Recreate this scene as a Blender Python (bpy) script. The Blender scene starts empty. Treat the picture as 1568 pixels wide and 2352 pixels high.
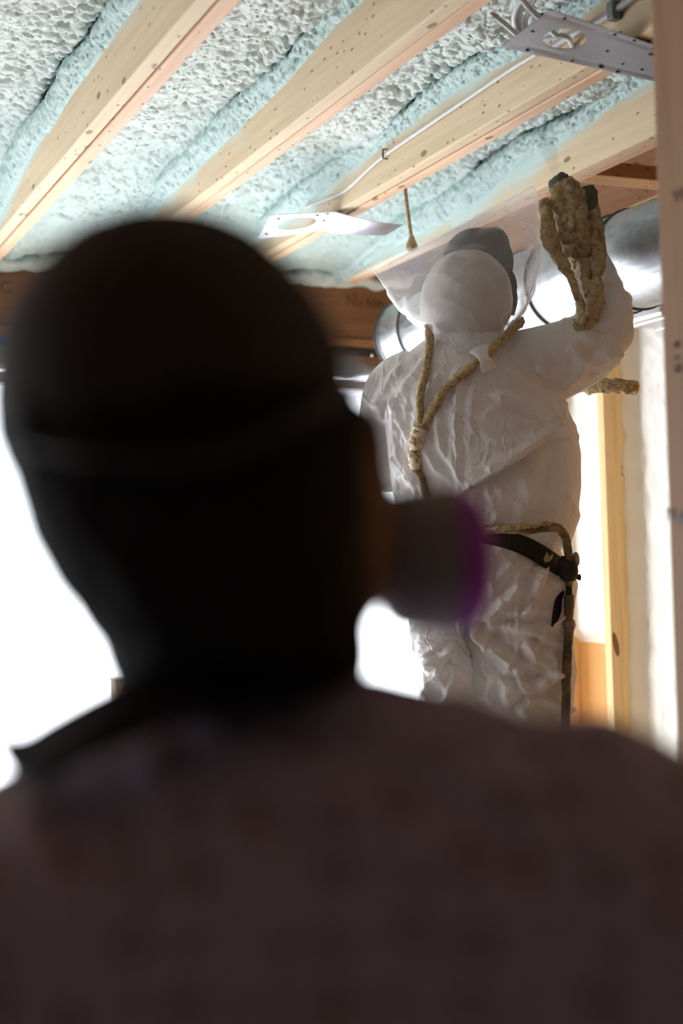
import bpy, bmesh, math, random
import numpy as np
from mathutils import Vector, Matrix
from mathutils.bvhtree import BVHTree
random.seed(3); RNG = np.random.default_rng(5)
SC = bpy.context.scene
COL = SC.collection

# ------------------------------------------------------------------ camera
FPX, CX, CY = 3400.0, 784.0, 1176.0
_Y = np.array([-1459.0, 154.0, 3400.0]); _Y /= np.linalg.norm(_Y)
_a = -0.028; _b = (154 + 1459 * _a) / 3400
_Z = np.array([_a, -1.0, _b]); _Z /= np.linalg.norm(_Z)
_X = np.cross(_Y, _Z)
M = np.array([_X, _Y, _Z])                    # world = C + M @ (right, down, forward)
CAM = np.array([0.0, 0.0, 1.42])
RT, DN, FW = M[:, 0], M[:, 1], M[:, 2]
cd = bpy.data.cameras.new('camera'); cam = bpy.data.objects.new('camera', cd); COL.objects.link(cam)
cd.sensor_fit = 'AUTO'; cd.sensor_width = 36.0; cd.lens = FPX / 2352.0 * 36.0
cd.clip_start = 0.05; cd.clip_end = 300
cd.dof.use_dof = True; cd.dof.focus_distance = 3.5; cd.dof.aperture_fstop = 2.3
cam.matrix_world = Matrix(((RT[0], -DN[0], -FW[0], CAM[0]), (RT[1], -DN[1], -FW[1], CAM[1]), (RT[2], -DN[2], -FW[2], CAM[2]), (0, 0, 0, 1)))
SC.camera = cam

# ------------------------------------------------------------------ sky, exposure
w = bpy.data.worlds.new('world'); SC.world = w; w.use_nodes = True
bg = w.node_tree.nodes['Background']; bg.inputs[0].default_value = (0.90, 0.95, 1.0, 1); bg.inputs[1].default_value = 5.5
sd = bpy.data.lights.new('sun', 'SUN'); sd.energy = 9.0; sd.angle = math.radians(6); sd.color = (1.0, 0.97, 0.93)
sun = bpy.data.objects.new('sun', sd); COL.objects.link(sun); sun.rotation_euler = Vector((0.16, -0.55, -0.82)).to_track_quat('-Z', 'Y').to_euler()
SC.view_settings.view_transform = 'Standard'; SC.view_settings.look = 'None'
SC.view_settings.gamma = 1.0; SC.view_settings.exposure = 0.0
try: SC.view_settings.use_curve_mapping = False
except Exception: pass
SC.cycles.max_bounces = 10; SC.cycles.diffuse_bounces = 6; SC.cycles.transparent_max_bounces = 16

# ------------------------------------------------------------------ measuring helpers
def P(px, py, d): return CAM + M @ np.array([(px - CX) / FPX * d, (py - CY) / FPX * d, d])
def ray(px, py): return M @ np.array([(px - CX) / FPX, (py - CY) / FPX, 1.0])
def onz(px, py, z): r = ray(px, py); return CAM + r * ((z - CAM[2]) / r[2])
def onx(px, py, x): r = ray(px, py); return CAM + r * ((x - CAM[0]) / r[0])
def ony(px, py, y): r = ray(px, py); return CAM + r * ((y - CAM[1]) / r[1])
def proj(p):
    q = (np.asarray(p) - CAM) @ M
    return CX + FPX * q[..., 0] / q[..., 2], CY + FPX * q[..., 1] / q[..., 2], q[..., 2]
def sstep(a, b, x):
    t = np.clip((x - a) / (b - a), 0, 1); return t * t * (3 - 2 * t)

# ------------------------------------------------------------------ numpy noise
def _h(ix, iy, iz, s):
    n = (ix.astype(np.int64) * 374761393 + iy.astype(np.int64) * 668265263 + iz.astype(np.int64) * 2147483647 + s * 974711) & 0xffffffff
    n = ((n ^ (n >> 13)) * 1274126177) & 0xffffffff
    n = ((n ^ (n >> 16)) * 2246822519) & 0xffffffff
    return ((n ^ (n >> 15)) & 0xffffff) / float(0x1000000)
def vnoise(p, s=0):
    i = np.floor(p).astype(np.int64); f = p - i; u = f * f * (3 - 2 * f); r = 0
    for dx in (0, 1):
        for dy in (0, 1):
            for dz in (0, 1):
                wgt = (u[:, 0] if dx else 1 - u[:, 0]) * (u[:, 1] if dy else 1 - u[:, 1]) * (u[:, 2] if dz else 1 - u[:, 2])
                r = r + wgt * _h(i[:, 0] + dx, i[:, 1] + dy, i[:, 2] + dz, s)
    return r * 2 - 1
def fbm(p, s=0, o=3):
    r = 0; a = 1.0
    for k in range(o): r = r + a * vnoise(p * (2.03 ** k), s + k); a *= 0.5
    return r
def worley(p, s=0, dim=3):
    i = np.floor(p).astype(np.int64); F1 = np.full(len(p), 9.0); F2 = F1.copy()
    for dx in (-1, 0, 1):
        for dy in (-1, 0, 1):
            for dz in ((-1, 0, 1) if dim == 3 else (0,)):
                a, b, c = i[:, 0] + dx, i[:, 1] + dy, i[:, 2] + dz
                q = (a + _h(a, b, c, s) - p[:, 0]) ** 2 + (b + _h(a, b, c, s + 7) - p[:, 1]) ** 2
                if dim == 3: q = q + (c + _h(a, b, c, s + 13) - p[:, 2]) ** 2
                q = np.sqrt(q); F2 = np.where(q < F1, F1, np.minimum(F2, q)); F1 = np.minimum(F1, q)
    return F1, F2

# ------------------------------------------------------------------ materials
class NT:
    def __init__(s, name):
        s.m = bpy.data.materials.new(name); s.m.use_nodes = True; s.t = s.m.node_tree
        s.b = s.t.nodes['Principled BSDF']; s.out = s.t.nodes['Material Output']
    def n(s, typ, ins=None, **kw):
        nd = s.t.nodes.new('ShaderNode' + typ)
        for k, v in kw.items(): setattr(nd, k, v)
        for k, v in (ins or {}).items(): s.set(nd, k, v)
        return nd
    def set(s, nd, k, v):
        if isinstance(v, bpy.types.NodeSocket): s.t.links.new(v, nd.inputs[k])
        elif isinstance(v, bpy.types.Node): s.t.links.new(v.outputs[0], nd.inputs[k])
        else: nd.inputs[k].default_value = v
    def coord(s, scale=(1, 1, 1), loc=(0, 0, 0)):
        c = s.n('TexCoord'); mp = s.n('Mapping', {0: c.outputs['Object']})
        mp.inputs['Scale'].default_value = scale; mp.inputs['Location'].default_value = loc
        return mp
    def noise(s, vec, scale, detail=3, rough=0.5):
        return s.n('TexNoise', {'Vector': vec, 'Scale': scale, 'Detail': detail, 'Roughness': rough}).outputs[0]
    def ramp(s, fac, stops):
        r = s.n('ValToRGB', {0: fac}); e = r.color_ramp.elements
        while len(e) < len(stops): e.new(0.5)
        for x, (p, c) in zip(e, stops):
            x.position = p; x.color = (*c, 1) if len(c) == 3 else c
        return r.outputs[0]
    def mix(s, f, a, b, bt='MIX'):
        m = s.n('Mix', data_type='RGBA', blend_type=bt)
        for k, v in ((0, f), (6, a), (7, b)):
            if isinstance(v, tuple) and len(v) == 3: v = (*v, 1)
            s.set(m, k, v)
        return m.outputs[2]
    def math(s, op, a, b=0.0, clamp=False):
        m = s.n('Math', operation=op); m.use_clamp = clamp; s.set(m, 0, a); s.set(m, 1, b); return m.outputs[0]
    def mrange(s, v, a, b, c=0.0, d=1.0):
        m = s.n('MapRange', {0: v, 1: a, 2: b, 3: c, 4: d}); m.interpolation_type = 'SMOOTHSTEP'; return m.outputs[0]
    def bump(s, h, strength=0.3, dist=0.01):
        s.set(s.b, 'Normal', s.n('Bump', {'Height': h, 'Strength': strength, 'Distance': dist}).outputs[0])
    def fin(s, col=None, rough=None, metal=None, spec=None):
        if col is not None: s.set(s.b, 'Base Color', (*col, 1) if isinstance(col, tuple) and len(col) == 3 else col)
        if rough is not None: s.set(s.b, 'Roughness', rough)
        if metal is not None: s.set(s.b, 'Metallic', metal)
        if spec is not None: s.set(s.b, 'Specular IOR Level', spec)
        return s.m
def plain(name, col, rough=0.6, metal=0.0, nscale=40, var=0.12, bump=0.0, spec=0.3):
    t = NT(name); n = t.noise(t.coord(), nscale, 4)
    c2 = tuple(max(0, x * (1 - var * 2)) for x in col)
    if bump: t.bump(n, bump, 0.004)
    return t.fin(t.mix(n, c2, col), rough, metal, spec)
def wood(name, base, dark, axis=1, knots=True, over=None, rough=0.65, shift=0.0, grime=0.0):
    """lumber; over=(h_near, h_far, y_near, y_far, z0): pale mint overspray above that height of the face"""
    t = NT(name)
    sc = [26.0, 26.0, 26.0]; sc[axis] = 1.1
    g = t.noise(t.coord(tuple(sc), (shift, shift * 2, shift * 3)), 2.2, 6, 0.62)
    g2 = t.noise(t.coord((3, 3, 3), (shift, 0, shift)), 1.6, 2)
    col = t.ramp(g, [(0.25, dark), (0.52, base), (0.8, tuple(min(1, x * 1.12) for x in base))])
    col = t.mix(t.math('MULTIPLY', g2, 0.35), col, tuple(x * 0.72 for x in base))
    if knots:
        ks = [19.0, 19.0, 19.0]; ks[axis] = 8.0
        v = t.n('TexVoronoi', {'Vector': t.coord(tuple(ks), (shift * 1.7, 0.3, shift)), 'Scale': 1.0})
        d = t.mrange(v.outputs['Distance'], 0.19, 0.10)
        sel = t.math('GREATER_THAN', v.outputs['Color'], 0.63)
        col = t.mix(t.math('MULTIPLY', t.math('MULTIPLY', d, sel), 0.8), col, tuple(x * 0.25 for x in dark))
        ks2 = [60.0, 60.0, 60.0]; ks2[axis] = 26
        v2 = t.n('TexVoronoi', {'Vector': t.coord(tuple(ks2), (shift, 0.1, 0)), 'Scale': 1.0})
        d2 = t.mrange(v2.outputs['Distance'], 0.24, 0.14)
        sel2 = t.math('GREATER_THAN', v2.outputs['Color'], 0.68)
        col = t.mix(t.math('MULTIPLY', t.math('MULTIPLY', d2, sel2), 0.7), col, tuple(x * 0.2 for x in dark))
    if over:
        hn, hf, yn, yf, z0 = over
        c = t.n('TexCoord'); sx = t.n('SeparateXYZ', {0: c.outputs['Object']})
        lo = t.mrange(sx.outputs[1], yn, yf, z0 + hn, z0 + hf)
        nz = t.noise(t.coord((3, 1.6, 3), (shift, shift, 0)), 3.0, 3)
        fine = t.noise(t.coord(), 420.0, 2)
        e = t.math('SUBTRACT', sx.outputs[2], lo)
        e = t.math('ADD', e, t.math('MULTIPLY', t.math('SUBTRACT', nz, 0.5), 0.10))
        e = t.math('ADD', e, t.math('MULTIPLY', t.math('SUBTRACT', fine, 0.5), 0.07))
        msk = t.mrange(e, -0.022, 0.03)
        col = t.mix(t.math('MULTIPLY', msk, 0.9), col, (0.55, 0.70, 0.69))
    if grime:
        n3 = t.noise(t.coord(), 90.0, 4, 0.7)
        col = t.mix(t.mrange(n3, 0.60, 0.72, 0.0, grime), col, (0.62, 0.66, 0.62))
    t.bump(g, 0.15, 0.002)
    return t.fin(col, rough, 0.0, 0.25)

# ------------------------------------------------------------------ object helpers
def tag(o, label=None, cat=None, group=None, kind=None):
    if label: o['label'] = label
    if cat: o['category'] = cat
    if group: o['group'] = group
    if kind: o['kind'] = kind
    return o
def empty(name, loc, label=None, cat=None, group=None):
    o = bpy.data.objects.new(name, None); COL.objects.link(o); o.location = Vector(loc); o.empty_display_size = 0.05
    return tag(o, label, cat, group)
def link(name, me, mat, parent=None, smooth=False):
    o = bpy.data.objects.new(name, me); COL.objects.link(o)
    if mat is not None and not me.materials: me.materials.append(mat)
    if smooth: me.polygons.foreach_set('use_smooth', np.ones(len(me.polygons), dtype=bool))
    if parent is not None:
        o.parent = parent; base = Vector(parent.location)
        if parent.parent is not None: base = Vector((0, 0, 0)) if parent.type == 'MESH' else base
        o.matrix_parent_inverse = Matrix.Translation(-Vector(parent.location)) if parent.type == 'EMPTY' else Matrix.Identity(4)
    return o
def mk(name, v, f, mat, parent=None, smooth=False):
    me = bpy.data.meshes.new(name); me.from_pydata([tuple(map(float, x)) for x in v], [], [tuple(map(int, x)) for x in f]); me.update()
    return link(name, me, mat, parent, smooth)
BOXF = [(0, 1, 3, 2), (4, 6, 7, 5), (0, 4, 5, 1), (2, 3, 7, 6), (0, 2, 6, 4), (1, 5, 7, 3)]
def boxmesh(name, lo, hi, bev=0.002):
    bm = bmesh.new()
    vs = [bm.verts.new((x, y, z)) for x in (lo[0], hi[0]) for y in (lo[1], hi[1]) for z in (lo[2], hi[2])]
    for f in BOXF: bm.faces.new([vs[i] for i in f])
    bmesh.ops.recalc_face_normals(bm, faces=bm.faces)
    if bev: bmesh.ops.bevel(bm, geom=bm.edges[:], offset=bev, segments=2, profile=0.5, affect='EDGES')
    me = bpy.data.meshes.new(name); bm.to_mesh(me); bm.free(); return me
def box(name, lo, hi, mat, parent=None, bev=0.002): return link(name, boxmesh(name, lo, hi, bev), mat, parent)
def loft(secs, n=20, cap=True):
    """secs: (centre, u, v) ellipses -> verts, faces"""
    V, F = [], []
    th = np.linspace(0, 2 * math.pi, n, endpoint=False)
    for c, u, v in secs:
        for t in th: V.append(np.asarray(c) + np.asarray(u) * math.cos(t) + np.asarray(v) * math.sin(t))
    for k in range(len(secs) - 1):
        for j in range(n):
            a = k * n + j; b = k * n + (j + 1) % n
            F.append((a, b, b + n, a + n))
    if cap:
        V.append(np.asarray(secs[0][0])); i0 = len(V) - 1
        V.append(np.asarray(secs[-1][0])); i1 = len(V) - 1
        m = (len(secs) - 1) * n
        for j in range(n):
            F.append((i0, (j + 1) % n, j)); F.append((i1, m + j, m + (j + 1) % n))
    return V, F
def spline(pts, m=8):
    pts = np.asarray(pts, float); out = []
    q = np.vstack([2 * pts[0] - pts[1], pts, 2 * pts[-1] - pts[-2]])
    for i in range(1, len(q) - 2):
        for t in np.linspace(0, 1, m, endpoint=False):
            p0, p1, p2, p3 = q[i - 1], q[i], q[i + 1], q[i + 2]
            out.append(0.5 * (2 * p1 + (p2 - p0) * t + (2 * p0 - 5 * p1 + 4 * p2 - p3) * t * t + (3 * p1 - p0 - 3 * p2 + p3) * t ** 3))
    out.append(pts[-1]); return np.array(out)
def tube(pts, r, n=12, cap=True):
    pts = np.asarray(pts, float); r = np.broadcast_to(np.asarray(r, float), (len(pts),))
    tn = np.gradient(pts, axis=0); tn /= np.linalg.norm(tn, axis=1)[:, None] + 1e-9
    u = np.cross(tn[0], [0, 0, 1.0]);
    if np.linalg.norm(u) < 0.1: u = np.cross(tn[0], [1.0, 0, 0])
    u /= np.linalg.norm(u); secs = []
    for p, t, rr in zip(pts, tn, r):
        u = u - t * np.dot(u, t); u /= np.linalg.norm(u); v = np.cross(t, u)
        secs.append((p, u * rr, v * rr))
    return loft(secs, n, cap)
def etube(pts, ra, rb, axis, n=16):
    """tube whose first radius lies across `axis` and second along it"""
    pts = np.asarray(pts, float); tn = np.gradient(pts, axis=0); tn /= np.linalg.norm(tn, axis=1)[:, None] + 1e-9
    secs = []
    for k, (p, t) in enumerate(zip(pts, tn)):
        v = np.asarray(axis) - t * np.dot(axis, t); v /= np.linalg.norm(v); u = np.cross(t, v)
        secs.append((p, u * ra[k], v * rb[k]))
    return loft(secs, n, True)
def ell(c, ax, n=20, m=12):
    """ellipsoid from three half-axis vectors"""
    a, b, d = [np.asarray(x) for x in ax]; secs = []
    for k in range(m + 1):
        t = -math.cos(math.pi * k / m); s = max(1e-3, math.sin(math.pi * k / m)); secs.append((np.asarray(c) + d * t, a * s, b * s))
    return loft(secs, n, True)
def merge(prims):
    V, F = [], []
    for v, f in prims:
        o = len(V); V += list(v); F += [tuple(i + o for i in x) for x in f]
    return V, F
def remesh(prims, voxel, smooth=4, fac=0.5):
    V, F = merge(prims)
    me = bpy.data.meshes.new('tmp'); me.from_pydata([tuple(map(float, x)) for x in V], [], F)
    bm = bmesh.new(); bm.from_mesh(me); bmesh.ops.recalc_face_normals(bm, faces=bm.faces); bm.to_mesh(me); bm.free()
    o = bpy.data.objects.new('tmp', me); COL.objects.link(o)
    md = o.modifiers.new('r', 'REMESH'); md.mode = 'VOXEL'; md.voxel_size = voxel
    if smooth:
        s = o.modifiers.new('s', 'SMOOTH'); s.iterations = smooth; s.factor = fac
    dg = bpy.context.evaluated_depsgraph_get(); ev = o.evaluated_get(dg)
    out = bpy.data.meshes.new_from_object(ev)
    bpy.data.objects.remove(o); bpy.data.meshes.remove(me); out.materials.clear()
    return out
def getv(me):
    v = np.empty(len(me.vertices) * 3); me.vertices.foreach_get('co', v)
    n = np.empty(len(me.vertices) * 3); me.vertex_normals.foreach_get('vector', n)
    return v.reshape(-1, 3), n.reshape(-1, 3)
def setv(me, v): me.vertices.foreach_set('co', v.ravel()); me.update()
def attr(me, name, val):
    a = me.attributes.new(name, 'FLOAT', 'POINT'); a.data.foreach_set('value', np.asarray(val, dtype=np.float32))

# ================================================================== STRUCTURE
Z0 = 2.46                # underside of the joists
YB = 5.10                # inner face of the back wall
XR = 2.55                # inner face of the right wall studs
m_floor = plain('floor_concrete', (0.56, 0.54, 0.51), 0.8, nscale=6, var=0.15)
m_deck = wood('deck_wood', (0.30, 0.16, 0.09), (0.17, 0.08, 0.04), 0, False)
m_darkwall = plain('dark_wall_board', (0.16, 0.12, 0.10), 0.8, nscale=5)  # dark brown board for the left and rear walls
tag(box('floor', (-2.6, -2.6, -0.1), (2.72, 5.3, 0.0), m_floor, bev=0), kind='structure')
wl = tag(box('wall_left', (-2.7, -2.6, 0), (-2.58, 3.3, 2.8), m_darkwall, bev=0), kind='structure')
box('wall_panel', (-2.7, 4.85, 0), (-2.58, 5.3, 2.8), m_darkwall, wl, 0)
box('wall_panel', (-2.7, 3.3, 0), (-2.58, 4.85, 0.60), m_darkwall, wl, 0)
box('wall_panel', (-2.7, 3.3, 2.08), (-2.58, 4.85, 2.8), m_darkwall, wl, 0)
m_wf = plain('added_window_vinyl', (0.7, 0.7, 0.72), 0.4)
w2 = tag(box('added_window_2', (-2.68, 3.3, 2.04), (-2.62, 4.85, 2.08), m_wf, bev=0.003), kind='structure')  # unseen window, added to light the sprayer's back from the left
box('window_sill', (-2.70, 3.3, 0.60), (-2.55, 4.85, 0.64), m_wf, w2, 0.003)
for y_ in (3.3, 4.05, 4.81): box('added_mullion', (-2.68, y_, 0.64), (-2.62, y_ + 0.04, 2.04), m_wf, w2, 0.003)
tag(box('wall_rear', (-2.7, -2.7, 0), (2.9, -2.58, 2.8), m_darkwall, bev=0), kind='structure')
ceiling = tag(box('ceiling', (-2.7, -2.7, Z0 + 0.286), (2.9, 5.3, Z0 + 0.31), m_deck, bev=0), kind='structure')

# joists: each a pair of boards, cream and pink undersides
JR = [0.920 + 0.448 * k for k in range(-8, 4)]
CREAM = (0.68, 0.54, 0.365); CREAMD = (0.58, 0.435, 0.27); PINK = (0.72, 0.49, 0.335); PINKD = (0.58, 0.35, 0.21)
jo_over = {0.920: (0.130, 0.0, 3.5, 4.9), 1.368: (0.14, 0.04, 2.8, 4.4), 1.816: (0.115, 0.04, 3.6, 4.4), 2.264: (0.13, 0.0, 3.0, 4.15)}
for k, xr in enumerate(JR):
    ov = jo_over.get(round(xr, 3), (0.12, 0.03, 2.9, 4.4))
    ma = wood('joist_wood', CREAM, CREAMD, 1, True, (*ov, Z0), shift=k * 1.37)
    mb = wood('joist_sister_wood', PINK, PINKD, 1, True, None, shift=k * 2.11 + 5)
    j = box('joist', (xr - 0.078, -2.5, Z0), (xr - 0.0405, YB - 0.002, Z0 + 0.286), ma, ceiling, 0.004)
    box('sister_board', (xr - 0.0365, -2.5, Z0 - 0.003 + 0.006 * (k % 2)), (xr, YB - 0.002, Z0 + 0.286), mb, j, 0.003)
m_rim = wood('edge_joist_wood', (0.52, 0.30, 0.18), (0.34, 0.17, 0.09), 1, True, None, shift=31)
box('joist', (XR + 0.03, -2.5, Z0), (XR + 0.07, YB, Z0 + 0.286), m_rim, ceiling, 0.003)
# blocking between the last two joists
pb = onz(1400, 408, Z0)
m_blk = wood('blocking_wood', (0.50, 0.29, 0.15), (0.30, 0.15, 0.07), 0, True, None, shift=12)
box('blocking', (2.266, pb[1], Z0 + 0.004), (XR + 0.03, pb[1] + 0.09, Z0 + 0.045), m_blk, ceiling)
box('blocking', (2.266, pb[1] - 0.32, Z0 + 0.10), (XR + 0.03, pb[1] - 0.28, Z0 + 0.28), m_blk, ceiling)

# back wall: rim beam, header boards, opening, window frame
m_beam = wood('beam_wood', (0.215, 0.105, 0.055), (0.13, 0.06, 0.03), 0, True, None, shift=8, grime=0.25)
wb = tag(box('wall_back', (-2.6, YB, 2.262), (2.72, YB + 0.14, Z0 + 0.286), m_beam, bev=0.003), kind='structure')
m_hdr = wood('header_wood', (0.30, 0.16, 0.09), (0.18, 0.09, 0.045), 0, True, None, shift=3)
m_black = plain('header_strip_black', (0.03, 0.028, 0.03), 0.5)
m_blue = plain('blue_tape', (0.05, 0.17, 0.42), 0.5, var=0.2)
m_olive = plain('olive_flashing', (0.34, 0.30, 0.18), 0.5)
m_frame = plain('vinyl_frame', (0.60, 0.58, 0.62), 0.4)
m_poly = plain('rolled_plastic', (0.24, 0.23, 0.24), 0.22, spec=0.6)
box('header_board', (-2.6, YB - 0.012, 2.226), (2.53, YB + 0.14, 2.258), m_hdr, wb)
box('black_strip', (1.25, YB - 0.004, 2.190), (2.53, YB + 0.13, 2.226), m_black, wb)  # plain black strip filling the gap below the header board
box('tape_strip', (-2.6, YB - 0.004, 2.188), (1.25, YB + 0.13, 2.226), m_blue, wb)
box('header_board', (1.25, YB - 0.01, 2.155), (2.53, YB + 0.13, 2.190), m_hdr, wb)
box('flashing_strip', (-2.6, YB - 0.006, 2.155), (1.25, YB + 0.13, 2.188), m_olive, wb)
box('wall_panel', (-2.6, YB, 0), (-2.2, YB + 0.14, 2.2), m_hdr, wb)
box('corner_post', (2.562, YB - 0.002, 0), (2.66, YB + 0.14, 2.155), m_hdr, wb)
win = tag(box('window_1', (-2.2, YB + 0.02, 2.068), (2.56, YB + 0.10, 2.105), m_frame, bev=0.004), kind='structure')
box('window_jamb', (2.54, YB + 0.02, 0.05), (2.56, YB + 0.10, 2.068), m_frame, win, 0.003)
box('window_jamb', (-2.2, YB + 0.02, 0.05), (-2.165, YB + 0.10, 2.068), m_frame, win, 0.003)
box('window_sill', (-2.2, YB - 0.02, 0.0), (2.56, YB + 0.14, 0.05), m_frame, win, 0.003)
# rolled plastic sheet tied up under the header
pts = [(x, YB - 0.042 + 0.008 * math.sin(x * 9), 2.132 + 0.006 * math.sin(x * 14 + 1)) for x in np.linspace(-2.1, 2.48, 120)]
V, F = tube(pts, [0.024 + 0.004 * math.sin(k * 1.3) for k in range(120)], 14)
me = bpy.data.meshes.new('plastic_roll'); me.from_pydata([tuple(x) for x in V], [], F)
v, n = getv(me); v = v + n * (0.006 * fbm(v * np.array([9, 60, 60]), 2))[:, None]; setv(me, v)
tag(link('plastic_roll', me, m_poly, None, True), 'dark shiny plastic sheet rolled up along the top of the window opening', 'plastic sheet')
# stamp on the beam
def text(name, s, size, mat, parent, org, xdir, ydir, ext=0.0005):
    c = bpy.data.curves.new(name, 'FONT'); c.body = s; c.size = size; c.extrude = ext
    o = bpy.data.objects.new('tmp', c); COL.objects.link(o)
    me = bpy.data.meshes.new_from_object(o.evaluated_get(bpy.context.evaluated_depsgraph_get())); bpy.data.objects.remove(o)
    xd, yd = Vector(xdir).normalized(), Vector(ydir).normalized(); zd = xd.cross(yd)
    me.transform(Matrix(((xd.x, yd.x, zd.x, org[0]), (xd.y, yd.y, zd.y, org[1]), (xd.z, yd.z, zd.z, org[2]), (0, 0, 0, 1))))
    me.materials.clear(); return link(name, me, mat, parent)
t = NT('faded_stamp_ink'); nz = t.noise(t.coord(), 70, 4, 0.7)
m_ink = t.fin(t.mix(t.mrange(nz, 0.4, 0.6), (0.045, 0.03, 0.02), (0.12, 0.065, 0.04)), 0.8)
p0 = ony(795, 703, YB - 0.001)
text('lumber_stamp', 'Nu lde - ORI', 0.055, m_ink, wb, (p0[0], YB - 0.001, p0[2]), (1, 0, 0), (0, 0, 1))
p0 = ony(-20, 672, YB - 0.001)
text('lumber_stamp', 'C', 0.06, m_ink, wb, (p0[0] + 0.03, YB - 0.001, p0[2]), (1, 0, 0), (0, 0, 1))

# right wall: plates, studs, sheathing
m_sheath = wood('sheathing_wood', (0.80, 0.44, 0.16), (0.60, 0.28, 0.08), 2, False, None, shift=2)
wr = tag(box('wall_right', (XR + 0.14, -2.6, 0), (XR + 0.16, 5.25, Z0), m_sheath, bev=0), kind='structure')
m_stud = wood('stud_wood', (0.80, 0.55, 0.27), (0.62, 0.36, 0.14), 2, False, None, shift=4)
YS = 3.862
for k in range(-15, 4):
    y = YS + 0.406 * k
    if y > YB - 0.03: continue
    box('stud', (XR, y, 0.038), (XR + 0.14, y + 0.038, Z0 - 0.076), m_stud, wr, 0.003)
box('top_plate', (XR, -2.6, Z0 - 0.076), (XR + 0.14, YB, Z0 - 0.002), m_stud, wr)
box('bottom_plate', (XR, -2.6, 0.001), (XR + 0.14, YB, 0.038), m_stud, wr)
m_stamp = NT('stud_ink').fin((0.16, 0.10, 0.05), 0.8)
p0 = onx(1425, 1092, XR + 0.03); p0 = ony(1436, 1094, YS - 0.0006)
text('stud_stamp', 'G-T', 0.020, m_stamp, wr, (p0[0], YS - 0.0006, p0[2]), (0, 0, 1), (-1, 0, 0))
# knot on the stud, a shallow oval plug
kp = ony(1414, 1480, YS)
V, F = ell((kp[0], YS + 0.001, kp[2]), ((0.010, 0, 0.004), (0, 0.003, 0), (-0.008, 0, 0.04)), 16, 8)
mk('stud_knot', V, F, plain('knot_wood', (0.30, 0.13, 0.05), 0.6, nscale=120, var=0.3), wr, True)

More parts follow.
